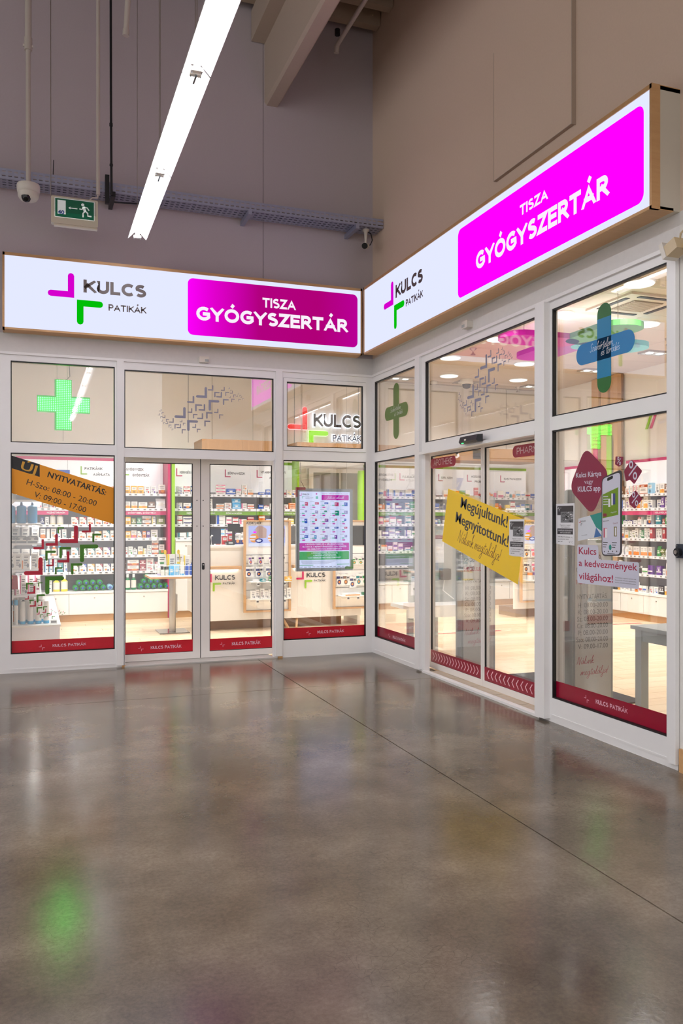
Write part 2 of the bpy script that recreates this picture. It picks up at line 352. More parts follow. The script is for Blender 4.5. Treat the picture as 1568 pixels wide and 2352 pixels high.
# ------------------------------------------------------------------ hall: floor, walls, roof
def concrete():
    m = bpy.data.materials.new('polished_concrete'); m.use_nodes = True; nt = m.node_tree; L = nt.links; b = nt.nodes['Principled BSDF']
    g = nt.nodes.new('ShaderNodeNewGeometry')
    def noise(sc, det, rough=.6):
        n = nt.nodes.new('ShaderNodeTexNoise'); n.inputs['Scale'].default_value = sc; n.inputs['Detail'].default_value = det; n.inputs['Roughness'].default_value = rough
        L.new(g.outputs['Position'], n.inputs['Vector']); return n.outputs['Fac']
    def ramp(f, stops):
        r = nt.nodes.new('ShaderNodeValToRGB'); L.new(f, r.inputs[0]); e = r.color_ramp.elements
        e[0].position, e[0].color = stops[0][0], stops[0][1]; e[1].position, e[1].color = stops[-1][0], stops[-1][1]
        for p, c in stops[1:-1]: q = e.new(p); q.color = c
        return r.outputs[0]
    a = ramp(noise(1.5, 8, .58), [(.3, lin((80, 69, 57))), (.5, lin((108, 96, 82))), (.7, lin((138, 124, 107)))])
    f = ramp(noise(55, 4, .75), [(.3, (.7, .7, .7, 1)), (.7, (1.12, 1.12, 1.12, 1))])
    x = nt.nodes.new('ShaderNodeMix'); x.data_type = 'RGBA'; x.blend_type = 'MULTIPLY'; x.inputs[0].default_value = 1
    L.new(a, x.inputs[6]); L.new(f, x.inputs[7])
    v = nt.nodes.new('ShaderNodeTexVoronoi'); v.feature = 'DISTANCE_TO_EDGE'; v.inputs['Scale'].default_value = 17
    nn = nt.nodes.new('ShaderNodeTexNoise'); nn.inputs['Scale'].default_value = 9; nn.inputs['Detail'].default_value = 3; L.new(g.outputs['Position'], nn.inputs['Vector'])
    ad = nt.nodes.new('ShaderNodeVectorMath'); ad.operation = 'MULTIPLY_ADD'; ad.inputs[1].default_value = (.09, .09, 0)
    fl_ = nt.nodes.new('ShaderNodeVectorMath'); fl_.operation = 'MULTIPLY'; fl_.inputs[1].default_value = (1, 1, 0); L.new(g.outputs['Position'], fl_.inputs[0])
    L.new(nn.outputs['Color'], ad.inputs[0]); L.new(fl_.outputs[0], ad.inputs[2]); L.new(ad.outputs[0], v.inputs['Vector'])
    cr = ramp(v.outputs['Distance'], [(0, (.66, .66, .66, 1)), (.022, (1, 1, 1, 1))])
    y = nt.nodes.new('ShaderNodeMix'); y.data_type = 'RGBA'; y.blend_type = 'MULTIPLY'
    L.new(ramp(noise(1.2, 4), [(.44, (0, 0, 0, 1)), (.62, (1, 1, 1, 1))]), y.inputs[0]); L.new(x.outputs[2], y.inputs[6]); L.new(cr, y.inputs[7])
    L.new(y.outputs[2], b.inputs['Base Color'])
    L.new(ramp(noise(1.6, 3), [(.3, (.13, .13, .13, 1)), (.7, (.19, .19, .19, 1))]), b.inputs['Roughness'])
    bp = nt.nodes.new('ShaderNodeBump'); bp.inputs['Strength'].default_value = .05; bp.inputs['Distance'].default_value = .01
    L.new(noise(30, 3), bp.inputs['Height']); L.new(bp.outputs[0], b.inputs['Normal']); b.inputs['Specular IOR Level'].default_value = .42
    return m
CONC = concrete(); JOINT = mat('joint_filler', (62, 55, 50), .8)
fl = struct('floor')
one(ID, -9, 3.9, -8, 8.95, -.2, -.012, JOINT, 'joint_bed', fl)
xs = [-9, -3.2, 2.27, 3.78]; ys = [-8, 1.0, 7.18, 8.93]
for i in range(3):
    for j in range(3):
        one(ID, xs[i] + .004, xs[i + 1] - .004, ys[j] + .004, ys[j + 1] - .004, -.15, 0, CONC, 'slab', fl)
UPW = mat('hall_wall_paint', (190, 180, 184), .75, bump=.04, scale=60, var=.04)
UPW2 = mat('hall_side_wall_paint', (222, 200, 180), .75, bump=.04, scale=60, var=.04)
FASC = mat('fascia_paint', (216, 213, 210), .5, bump=.02, scale=30, var=.05)
wl = struct('wall_front')
for a, b in ((-9, -.33), (-.33, 2.335), (2.338, 3.72)): one(FA, a, b - .003, 3.36, 7.3, -.2, 0, UPW, 'wall_panel', wl)
one(FA, -9, -.34, 0, 3.36, -.2, 0, UPW, 'wall_panel', wl)
one(FA, -9, 3.72, 3.36, 7.3, -.22, -.004, mat('wall_joint', (120, 112, 112), .8), 'joint_backing', wl)
wr = struct('wall_right')
one(FB, -8.83, 8, 3.36, 7.3, -.2, 0, UPW2, 'wall_face', wr)
one(FB, -3.985, 8, 0, 3.36, -.2, 0, mat('side_wall_paint', (225, 222, 216), .6), 'lower_wall_face', wr)
MB(FB).box(-6.09, -5.014, 4.35, 5.42, 0, .03, UPW2).build('access_panel', wr)
MB(FB).box(-5.014, -5.006, 4.34, 5.42, 0, .034, mat('panel_edge_shade', (176, 158, 142), .6)).box(-6.094, -6.09, 4.346, 5.42, 0, .031, MATS['panel_edge_shade']).box(-6.094, -5.014, 4.346, 4.35, 0, .031, MATS['panel_edge_shade']).build('panel_edge_shade', wr)  # right strip is the panel's return; left and bottom paint in shading lines
tr = struct('trim_1'); one(FA, -.33, 3.628, 3.167, 3.36, -.1, .0, FASC, 'fascia_board', tr); MB(FA).box(-.33, 3.628, 3.15, 3.175, 0, .02, WHITEFR).build('cover_strip', tr)
tr = struct('trim_2'); one(FB, -8.83, -3.985, 3.167, 3.36, -.1, .0, FASC, 'fascia_board', tr); MB(FB).box(-8.81, -3.985, 3.15, 3.175, 0, .02, WHITEFR).build('cover_strip', tr)
bb = struct('baseboard_right'); one(FB, -3.975, 2, 0, .14, 0, .016, BEECH, 'skirting', bb)
ce = struct('ceiling'); DECK = mat('roof_deck', (176, 158, 138), .7)
one(ID, -9, 3.9, -8, 9, 7.3, 7.36, DECK, 'deck_sheet', ce)
for k in range(26):
    y = 8.55 - .36 * k
    P = [(y, 7.3), (y + .05, 7.05), (y + .15, 7.05), (y + .2, 7.3)]
    MB(Matrix(((0, 0, 1, 0), (1, 0, 0, 0), (0, 1, 0, 0), (0, 0, 0, 1)))).prism(P, -9, 3.62, DECK).build('deck_rib', ce)
# precast roof beam
bm_ = MB(Matrix(((1, 0, 0, 0), (0, 0, 1, 0), (0, 1, 0, 0), (0, 0, 0, 1))))
BEAMM = mat('beam_concrete', (192, 176, 160), .7, bump=.05, scale=50, var=.04)
t = thing('roof_beam', 'pale precast roof beam running towards the viewer from the far wall, high up', 'beam', (2.43, 4, 6.05))
bm_.prism([(2.375, 6.055), (2.49, 6.055), (2.515, 6.085), (2.515, 6.72), (2.35, 6.72), (2.35, 6.085)], -8, 8.83, BEAMM).build('web', t)
one(ID, 2.2, 2.66, -8, 8.82, 6.72, 7.05, BEAMM, 'top_flange', t)
BR = thing('sprinkler_pipe', 'white sprinkler pipe with a drop head under the roof, right of the beam', 'pipe', (3.1, 7.5, 6.5))
PIPE = mat('pipe_white', (196, 188, 178), .4)
MB().tube([(3.0, 8.3, 6.55), (3.02, 5.0, 6.62), (3.0, 0, 6.62)], .024, PIPE).build('pipe', BR)
MB().tube([(3.0, 8.3, 6.55), (3.0, 8.32, 6.48)], .03, PIPE).build('sprinkler_head', BR)
MB().tube([(2.97, 8.2, 6.6), (2.97, 8.2, 6.66)], .03, DARKM).build('pipe_clamp', BR)
MB().tube([(3.02, 6.9, 6.6), (3.02, 6.9, 7.1)], .006, DARKM).build('hanger', BR)

# ------------------------------------------------------------------ lightbox signs
def gradmat(name, stops, u0, u1):
    """acrylic lit by tubes inside of which some are weak: the sign's own output along its length"""
    m = bpy.data.materials.new(name); m.use_nodes = True; nt = m.node_tree; nt.nodes.clear(); L = nt.links
    tc = nt.nodes.new('ShaderNodeTexCoord'); sp = nt.nodes.new('ShaderNodeSeparateXYZ'); L.new(tc.outputs['Generated'], sp.inputs[0])
    r = nt.nodes.new('ShaderNodeValToRGB'); L.new(sp.outputs[0], r.inputs[0]); e = r.color_ramp.elements
    e[0].position, e[0].color = stops[0][0], lin(stops[0][1]); e[1].position, e[1].color = stops[-1][0], lin(stops[-1][1])
    for p, c in stops[1:-1]: q = e.new(p); q.color = lin(c)
    em = nt.nodes.new('ShaderNodeEmission'); em.inputs[1].default_value = .84; o = nt.nodes.new('ShaderNodeOutputMaterial'); L.new(r.outputs[0], em.inputs[0]); L.new(em.outputs[0], o.inputs[0])
    MATS[name] = m; return m
LBW = emis('lightbox_white', (222, 227, 255), SIGN); LBM = emis('lightbox_magenta', (255, 0, 255), 1.7)
LBMA = gradmat('lightbox_magenta_dim', [(0, (252, 0, 250)), (.15, (225, 0, 205)), (.4, (178, 0, 128)), (.75, (176, 0, 120)), (1, (185, 0, 150))], 0, 1)
LBL = emis('lightbox_letters', (250, 240, 252), .84); LBG = emis('lightbox_green', (0, 190, 8), .84)
LBMG = emis('lightbox_mark_magenta', (214, 0, 205), .84); BROWN = mat('sign_letters_brown', (74, 62, 60), .5, emit=.3)
BOXW = mat('sign_side', (206, 200, 186), .5, bump=.02); 
def sign(M, name, label, u0, u1, mag, logo, txt, endcap):
    t = thing('lightbox_sign', label, 'sign', tuple(M @ Vector(((u0 + u1) / 2, 3.36, .1))))
    MB(M).box(u0, u1, 3.357, 4.089, 0, .195, BOXW).build('housing', t)
    f = MB(M)
    f.box(u0, u1, 3.353, 3.372, .05, .212, BEECH).box(u0, u1, 4.066, 4.094, .0, .212, BEECH)
    f.box(u0 - .002, u0 + .018, 3.353, 4.094, .15, .212, BEECH).box(u1 - .018, u1 + .002, 3.353, 4.094, .15, .212, BEECH).build('wood_frame', t)
    fc = one(M, u0 + .018, u1 - .018, 3.372, 4.066, .19, .205, LBW, 'face', t)
    p = MB(M).prism(rr(mag[0], mag[1], mag[2], mag[3], .055), .2055, .2075, mag[4]).build('magenta_field', t)
    caps(MB(M), 'TISZA', *txt[0], .208, LBL, .215).build('lettering', p)
    caps(MB(M), 'GYÓGYSZERTÁR', *txt[1], .208, LBL, .24).build('lettering', p)
    (ju, jv), (gu, gv), k1, k2 = logo
    MB(M).prism(lpoly('J', ju, jv, .247, .06, .242), .2055, .207, LBMG).build('corner_mark', fc)
    MB(M).prism(lpoly('G', gu, gv, .25, .063, .245), .2055, .207, LBG).build('corner_mark', fc)
    caps(MB(M), 'KULCS', *k1, .2065, BROWN, .255).build('lettering', fc)
    caps(MB(M), 'PATIKÁK', *k2, .2065, BROWN, .225).build('lettering', fc)
    return t
sign(FA, 'a', 'white backlit box sign above the swing doors, half its magenta field dimmed', -.297, 3.416, (1.478, 3.361, 3.435, 4.022, LBMA),
     ((.359, 3.71), (.384, 3.696), (.446, 1.056, 3.773, .128), (.686, 1.056, 3.613, .066)), ((2.273, 2.642, 3.787, .104), (1.566, 3.242, 3.592, .145)), 0)
sign(FB, 'b', 'white backlit box sign with bright magenta field above the sliding door', -8.585, -3.982, (-6.391, -4.056, 3.42, 4.01, LBM),
     ((-7.774, 3.712), (-7.755, 3.696), (-7.718, -7.087, 3.762, .13), (-7.469, -7.087, 3.616, .068)), ((-5.412, -5.049, 3.797, .08), (-6.077, -4.379, 3.577, .145)), 1)

# ------------------------------------------------------------------ shop fronts
def member(M, par, a, b, c, d, n0, n1, name, m=WHITEFR):
    o = one(M, a, b, c, d, n0, n1, m, name, par); return o
def pane(M, par, u0, u1, v0, v1, n=-.034, sub=None):
    p = one(M, u0 - .01, u1 + .01, v0 - .01, v1 + .01, n - .008, n, GLASS, 'pane', par)
    g = MB(M)
    for q in ((u0, u0 + .009, v0, v1), (u1 - .009, u1, v0, v1), (u0, u1, v0, v0 + .009), (u0, u1, v1 - .011, v1)):
        g.box(*q, n + .001, n + .03, BLACK)
    g.build('gasket', par); return p
def rails(M, par, u0, u1, vs, m=WHITEFR, n0=-.05, n1=0):
    for a, b in vs: member(M, par, u0, u1, a, b, n0, n1, 'rail', m)
w1 = struct('window_1')
member(FA, w1, -.335, -.23, 0, 3.167, -.05, 0, 'post'); member(FA, w1, .765, .861, 0, 3.167, -.05, 0, 'post'); member(FA, w1, .784, .854, .02, 3.15, 0, .022, 'cover_cap')
rails(FA, w1, -.23, .765, ((0, .188), (2.181, 2.284), (3.09, 3.167)))
member(FA, w1, -.23, .765, .03, .045, 0, .004, 'skirting_lip')
pane(FA, w1, -.23, .765, .188, 2.181); pane(FA, w1, -.23, .765, 2.284, 3.09)
d1 = struct('door_1')
member(FA, d1, 2.453, 2.565, 0, 3.167, -.05, 0, 'post'); member(FA, d1, 2.472, 2.545, .02, 3.15, 0, .022, 'cover_cap')
rails(FA, d1, .861, 2.453, ((2.17, 2.262), (3.07, 3.167))); member(FA, d1, .855, 2.46, 2.165, 2.19, 0, .012, 'drip_strip')
pane(FA, d1, .861, 2.453, 2.262, 3.07)
member(FA, d1, .861, 2.453, 0, .012, -.26, .03, 'threshold', mat('threshold_metal', (205, 203, 200), .3, .6))
member(FA, d1, .845, .868, 0, 2.17, -.23, -.0, 'jamb', WHITEFR); member(FA, d1, 2.5, 2.53, 0, 2.17, -.23, -.11, 'jamb')
def leaf(M, par, u0, u1, gu0, gu1, v1, gv0, gv1, n, lock=None, gk=.008):
    L = MB(M).box(u0, gu0, .015, v1, n - .05, n, GREYFR).box(gu1, u1, .015, v1, n - .05, n, GREYFR).box(gu0, gu1, .015, gv0, n - .05, n, GREYFR).box(gu0, gu1, gv1, v1, n - .05, n, GREYFR).build('door_leaf', par)
    one(M, gu0 - .005, gu1 + .005, gv0 - .005, gv1 + .005, n - .03, n - .022, GLASS, 'pane', L)
    g = MB(M)
    for q in ((gu0, gu0 + gk, gv0, gv1), (gu1 - gk, gu1, gv0, gv1), (gu0, gu1, gv1 - .008, gv1), (gu0, gu1, gv0, gv0 + .006)): g.box(*q, n - .02, n - .002, BLACK)
    g.build('gasket', L)
    if lock:
        MB(M).prism(rr(lock - .014, lock + .014, .975, 1.05, .012), n, n + .008, DARKM).prism(ell(lock, 1.03, .008), n + .008, n + .012, STEEL).build('lock_cylinder', L)
    for v in (1.45, 1.73): MB(M).prism(ell(u1 - .035 if lock is None else lock, v, .006, n=8), n, n + .003, DARKM).build('screw', L)
    return L
leaf(FA, d1, .872, 1.682, .886, 1.602, 2.2, .09, 2.13, -.2)
leaf(FA, d1, 1.69, 2.51, 1.786, 2.491, 2.2, .082, 2.13, -.2, 1.715)
MB(FA).box(1.6825, 1.6895, .015, 2.19, -.24, -.21, BLACK).build('meeting_seal', d1)
w2 = struct('window_2')
member(FA, w2, 3.545, 3.63, 0, 3.167, -.05, 0, 'post')
rails(FA, w2, 2.565, 3.545, ((0, .188), (2.181, 2.284), (3.09, 3.167)))
pane(FA, w2, 2.565, 3.545, .188, 2.181)
sf = MB(FA)
for q in ((2.567, 2.603, 2.288, 3.086), (3.508, 3.543, 2.288, 3.086), (2.603, 3.508, 2.288, 2.328), (2.603, 3.508, 3.045, 3.086)): sf.box(*q, -.06, .008, WHITEFR)
sf.build('sash', w2); pane(FA, w2, 2.603, 3.508, 2.328, 3.045)
w3 = struct('window_3')
member(FB, w3, -8.83, -8.772, 0, 3.167, -.05, 0, 'post'); member(FB, w3, -7.662, -7.461, 0, 3.167, -.05, 0, 'post'); member(FB, w3, -7.642, -7.541, .02, 3.15, 0, .03, 'cover_cap')
rails(FB, w3, -8.772, -7.662, ((0, .188), (2.181, 2.284), (3.09, 3.167)))
pane(FB, w3, -8.772, -7.662, .188, 2.181); pane(FB, w3, -8.772, -7.662, 2.284, 3.09)
member(FB, w3, -8.772, -7.662, .03, .045, 0, .004, 'skirting_lip')
d2 = struct('door_2')
member(FB, d2, -5.475, -5.302, 0, 3.167, -.05, 0, 'post'); member(FB, d2, -5.457, -5.33, .02, 3.15, 0, .05, 'cover_cap')
rails(FB, d2, -7.461, -5.475, ((2.17, 2.283), (3.085, 3.167))); member(FB, d2, -7.5, -5.46, 2.165, 2.19, 0, .05, 'drip_strip')
pane(FB, d2, -7.461, -5.475, 2.283, 3.085)
member(FB, d2, -7.75, -5.3, 2.205, 2.283, -.27, -.05, 'track_housing', GREYFR)
member(FA, d1, .861, 2.453, 2.205, 2.262, -.26, -.05, 'head_lining', GREYFR)
leaf(FB, d2, -7.69, -6.597, -7.64, -6.628, 2.2, .074, 2.165, -.152, None, .002)
leaf(FB, d2, -6.593, -5.43, -6.562, -5.47, 2.2, .074, 2.165, -.152, None, .002)
member(FB, d2, -7.49, -5.44, 0, .02, -.035, .02, 'threshold_edge')
for k in range(10): one(FB, -7.44 + .2 * k, -7.245 + .2 * k, 0, .012 + .001 * (k % 2), -.15, -.037, mat('threshold_stone', (206, 190, 168), .45, var=.12, scale=12), 'tile', d2)
w4 = struct('window_4')
member(FB, w4, -4.079, -4.0, 0, 3.167, -.05, 0, 'post'); member(FB, w4, -4.062, -3.988, .04, 3.12, 0, .03, 'cover_cap')
rails(FB, w4, -5.302, -4.079, ((0, .18), (2.181, 2.284), (3.09, 3.167)))
pane(FB, w4, -5.302, -4.079, .18, 2.181); pane(FB, w4, -5.302, -4.079, 2.284, 3.09)
member(FB, w4, -5.302, -4.079, .045, .058, 0, .004, 'skirting_lip')
tag(MB(FA).box(.835, .87, 0, .018, .0, .022, OAK).build('wooden_wedge'), 'tiny wooden shim under the post left of the swing doors', 'wedge')
tag(MB(FA).box(2.5, 2.55, 0, .018, .0, .022, OAK).build('wooden_wedge'), 'tiny wooden shim under the post right of the swing doors', 'wedge')

# ------------------------------------------------------------------ shop shell
sf = struct('floor_shop'); sf.name = 'floor.001'; LOC['floor.001'] = LOC.get('floor_shop', Vector((0, 0, 0)))
SCR_ = mat('plank_gap', (150, 116, 80), .8); one(ID, -.35, 9.2, 8.9, 13.75, -.2, -.012, SCR_, 'screed', sf); one(ID, 3.75, 9.2, 3.8, 8.9, -.2, -.012, SCR_, 'screed', sf)
PL = wood('laminate', (240, 218, 186), (214, 184, 146), 0, .3, 1.6, True)
pm = MB().box(-.698, .698, -.0985, .0985, -.012, 0, PL); pk = pm.build('plank', sf); pk_used = False
def plank(x0, x1, y):
    global pk_used
    o = pk if not pk_used else pk.copy()
    if pk_used: C.objects.link(o)
    pk_used = True; o.parent = sf; o.location = ((x0 + x1) / 2, y, -.012); o.scale = ((x1 - x0 - .003) / 1.397, 1, 1)
for j in range(49):
    y = 3.9 + .2 * j + .1; lo = 3.76 if y < 9.0 else -.33; hi = 9.15; x = lo - (j * .53) % 1.4
    while x < hi:
        a, b = max(x, lo), min(x + 1.4, hi)
        if b - a > .06: plank(a, b, y)
        x += 1.4
for nm, q, m in (('wall_back', (-.5, 9.4, 13.7, 13.9, 0, 4.2), SHOPW2), ('wall_far', (9.2, 9.4, 3.7, 13.9, 0, 4.2), SHOPW2), ('wall_left', (-.5, -.35, 9.03, 13.9, 0, 4.2), SHOPW2), ('wall_near', (3.83, 9.4, 3.7, 3.8, 0, 4.2), SHOPW2)):
    o = one(ID, q[0], q[1], q[2], q[3], q[4], q[5], m, nm, None, 'structure')
for q in ((-.4, 3.72, 8.95, 9.03),):
    one(ID, *q, 3.167, 4.2, SHOPW2, 'wall_inner', None, 'structure')
one(ID, 3.66, 3.73, 3.8, 9.03, 3.167, 4.2, SHOPW2, 'wall_inner', None, 'structure')
cs = struct('ceiling_shop'); cs.name = 'ceiling.001'; LOC['ceiling.001'] = Vector((0, 0, 0))
one(ID, -.4, 9.4, 8.9, 13.9, 4.0, 4.05, mat('ceiling_grid', (150, 140, 130), .7), 'grid_backing', cs); one(ID, 3.7, 9.4, 3.7, 8.9, 4.0, 4.05, MATS['ceiling_grid'], 'grid_backing', cs)
CT = mat('ceiling_tile', (206, 190, 174), .8, bump=.02, scale=120)
c0 = MB().box(-.597, .597, -.297, .297, 0, .03, CT).build('ceiling_panel', cs); first = True
for i in range(9):
    for j in range(18):
        x, y = -.33 + 1.2 * i + .6, 3.85 + .6 * j + .3
        if x > 9.15 or y > 13.7 or (x < 3.9 and y < 9.0): continue
        o = c0 if first else c0.copy()
        if not first: C.objects.link(o)
        first = False; o.location = (x, y, 3.97)
        if x + .6 > 9.2: o.scale = ((9.2 - x + .6) / 1.2, 1, 1); o.location.x = (x - .6 + 9.2) / 2
DISC = emis('downlight_disc', (255, 252, 246), 1.8)
pts = [(5.85, 7.0), (5.85, 8.37), (5.85, 9.8), (5.85, 11.17), (7.15, 8.42), (7.15, 9.86), (7.15, 11.19), (6.55, 12.55), (7.87, 12.5), (5.85, 5.6), (7.15, 6.98), (7.15, 5.55),
       (4.5, 9.8), (4.5, 11.2), (3.1, 10.0), (3.1, 11.4), (1.7, 10.0), (1.7, 11.4), (.7, 10.0), (.7, 11.6), (8.3, 9.0), (8.3, 7.2), (4.4, 12.3), (2.4, 12.4), (4.6, 6.0), (4.6, 8.0)]  # mostly unseen downlights, added to light the rest of the shop
for i, (x, y) in enumerate(pts):
    d = thing('downlight', f'round white LED downlight in the shop ceiling, {"row nearer the glass" if x < 6 else "row deeper inside"}, {ORD[i] if i < 20 else "extra"} counted', 'ceiling light', (x, y, 3.94), 'round downlights in the shop ceiling')
    if x in (5.85, 7.15): d['label'] = f'round LED downlight, {"nearer" if x < 6 else "deeper"} long ceiling row, {ORD[sorted(q for p, q in pts if p == x).index(y)]} from the entrance side'
    else: d['label'] = 'round LED downlight in the shop ceiling, outside the long rows, some added unseen'
    MB().lathe([(.16, 3.955), (.165, 3.968)], (x, y, 0), SHOPW, 20).build('rim', d)
    MB().lathe([(.148, 3.945), (.15, 3.956)], (x, y, 0), DISC, 20).build('diffuser', d)
    area('downlight_lamp', (x, y, 3.92), .28, SHOP)
for i, (x, y, w) in enumerate([(7.14, 13.05, 'far'), (8.5, 13.0, 'far right'), (8.46, 9.8, 'nearest'), (8.49, 11.3, 'right'), (5.88, 13.05, 'far left')]):
    d = thing('twin_spotlight', f'square recessed twin spotlight in the shop ceiling, the {w} one', 'ceiling light', (x, y, 3.93), 'twin spotlights in the shop ceiling')
    b = MB()
    for q in ((-.2, -.17, -.12, .12), (.17, .2, -.12, .12), (-.17, .17, -.12, -.09), (-.17, .17, .09, .12), (-.015, .015, -.09, .09)): b.box(x + q[0], x + q[1], y + q[2], y + q[3], 3.945, 3.972, STEEL)
    b.build('frame', d)
    for s in (-.09, .09): MB().lathe([(.05, 3.94), (.065, 3.965)], (x + s, y, 0), DISC if i != 0 else SHOPW, 14).build('spot', d)
# ------------------------------------------------------------------ hall fixtures
TUBE = emis('lamp_tube', (248, 249, 255), LAMP); REFL = mat('lamp_reflector', (245, 245, 245), .35)
XZ = lambda x, z: Matrix(((1, 0, 0, x), (0, 0, 1, 0), (0, 1, 0, z), (0, 0, 0, 1)))   # (u,v,n)->(x,z,y)
def batten(x, y0, y1, z, label, near=False):
    t = thing('batten_light', label, 'ceiling light', (x, (y0 + y1) / 2, z + .02), 'rows of hall batten lights' if not near else None)
    R = MB(XZ(x, z)); th = .002
    for sx in (-1, 1):
        R.prism([(sx * .028, .06), (sx * .085, .0), (sx * .088, .002), (sx * .03, .064)], y0, y1, REFL)
    R.box(-.03, .03, .058, .1, y0, y1, REFL).build('reflector', t)
    MB().lathe([(.0135, y0 + .05), (.0135, y1 - .05)], (x, 0, z + .03), TUBE, 10, axis=1).build('tube', t)
    for y, d in ((y0, 1), (y1, -1)):
        e = MB().box(x - .035, x + .035, y, y + d * .03, z + .008, z + .03, OFFW).box(x - .02, x + .02, y + d * .005, y + d * .025, z + .03, z + .06, OFFW)
        e.tube([(x - .03, y + d * .015, z + .006), (x - .03, y + d * .015, z - .004)], .003, DARKM).tube([(x + .03, y + d * .015, z + .006), (x + .03, y + d * .015, z - .004)], .003, DARKM).build('lamp_holder', t)
    if near: MB().box(x - .006, x + .006, y0 - .01, y0 + .09, z - .006, z + .004, DARKM).build('latch', t)
    for y in (y0 + .02, y1 - .02)[:2 if near else 0]: MB().tube([(x, y, z + .1), (x, y, 7.28)], .0025, STEEL, 5).build('suspension_wire', t)
nm = ['lowest and farthest segment of the lit batten row, ending above the left sign', 'second segment from the far end of the lit batten row', 'third segment from the far end of the lit batten row, cut by the top edge']
for k in range(9):
    y1 = 8.146 - 1.565 * k
    batten(.912, y1 - 1.545, y1, 4.2, nm[k] if k < 3 else 'lit batten segment overhead behind the picture edge', k < 3)
    for x in (-3.4, -7.2):
        batten(x, y1 - 1.545, y1, 4.2, 'lit batten segment in the rows farther left in the hall')
# cable tray
tr_ = thing('cable_tray', 'long galvanised perforated cable tray running along the far wall above the left sign', 'cable tray', (1, 8.6, 4.75))
def perforated(axis):
    b = MB(); x = -1.2
    rows = [(8.53, 8.55), (8.59, 8.61), (8.65, 8.67), (8.71, 8.73)] if axis == 'p' else [(4.775, 4.787), (4.815, 4.827)]
    lo, hi = (8.5, 8.75) if axis == 'p' else (4.755, 4.85)
    per = .055; n = int((3.62 + 1.2) / per)
    def q(x0, x1, a, c):
        V = [(x0, a, 4.755), (x1, a, 4.755), (x1, c, 4.755), (x0, c, 4.755)] if axis == 'p' else [(x0, 8.5, a), (x1, 8.5, a), (x1, 8.5, c), (x0, 8.5, c)]
        b.add(V, [(0, 1, 2, 3)], GALV)
    cuts = [lo] + [v for r in rows for v in r] + [hi]
    for i in range(0, len(cuts), 2): q(-1.2, 3.62, cuts[i], cuts[i + 1])
    for r in rows:
        for k in range(n): q(-1.2 + per * k, -1.2 + per * k + .022, *r)
    return b
for ax, nm_ in (('p', 'bottom_plate'), ('f', 'side_flange')):
    o = perforated(ax).build(nm_, tr_); md = o.modifiers.new('sheet', 'SOLIDIFY'); md.thickness = .003
for k, y in enumerate((8.55, 8.6, 8.65, 8.7)): MB().tube([(-1.2, y, 4.78), (1, y, 4.775), (3.6, y, 4.78)], .02, DARKM, 6).build('cable', tr_)  # dark runs added inside the tray so its slots read dark
for x in (-.9, .72, 2.1, 3.3):
    MB().box(x - .02, x + .02, 8.46, 8.83, 4.7, 4.75, DARKM if x == .72 else GALV).build('bracket', tr_)
MB().tube([(.73, 8.5, 4.66), (1.0, 8.7, 4.75)], .008, DARKM).build('cable_end', tr_)
MB().box(.64, .68, 8.44, 8.48, 4.62, 4.9, DARKM).build('hanger_channel', tr_)
for x, z in ((-.02, 8.52), (.16, 8.52)): pass
MB().tube([(.16, 8.52, 4.84), (.165, 8.52, 5.0)], .004, DARKM).build('cable_stub', tr_)
cdt = tag(MB().tube([(.69, 8.42, 7.2), (.693, 8.42, 5.6), (.698, 8.42, 4.7)], .012, DARKM).tube([(.694, 8.42, 5.37), (.694, 8.42, 5.4)], .017, DARKM).tube([(.696, 8.42, 4.98), (.696, 8.42, 5.0)], .017, DARKM).build('black_conduit'), 'black cable conduit dropping from the roof to the cable tray', 'cable')
t = thing('hanging_pipe', 'short white pipe hanging slightly tilted at the top, between the black conduit and the lamps', 'pipe', (.78, 7.8, 5.9))
MB().tube([(.84, 7.6, 7.25), (.775, 7.8, 5.98)], .026, PIPE).build('tube', t); MB().tube([(.776, 7.8, 5.99), (.773, 7.8, 5.93)], .03, PIPE).build('end_cap', t)
# dome camera on a pole
t = thing('dome_camera', 'white dome security camera on a long pole at the far left', 'camera', (-.062, 8.3, 4.5))
MB().tube([(-.064, 8.3, 7.25), (-.0635, 8.3, 5.93)], .03, PIPE).tube([(-.0635, 8.3, 5.95), (-.062, 8.3, 4.64)], .022, PIPE).build('pole', t)
MB().tube([(-.064, 8.3, 6.02), (-.064, 8.3, 5.9)], .036, PIPE).box(-.11, -.02, 8.29, 8.31, 5.93, 5.95, OFFW).build('pole_clamp', t)
MB().lathe([(.075, 4.56), (.1, 4.575), (.105, 4.63), (.1, 4.645)], (-.062, 8.3, 0), OFFW, 20).build('mount', t)
MB().lathe([(.03, 4.49), (.07, 4.5), (.092, 4.53), (.095, 4.565)], (-.062, 8.3, 0), OFFW, 20).build('housing', t)
MB().lathe([(.005, 4.465), (.03, 4.475), (.042, 4.5), (.045, 4.52)], (-.08, 8.255, 0), mat('lens_black', (12, 12, 16), .1), 16).build('lens', t)
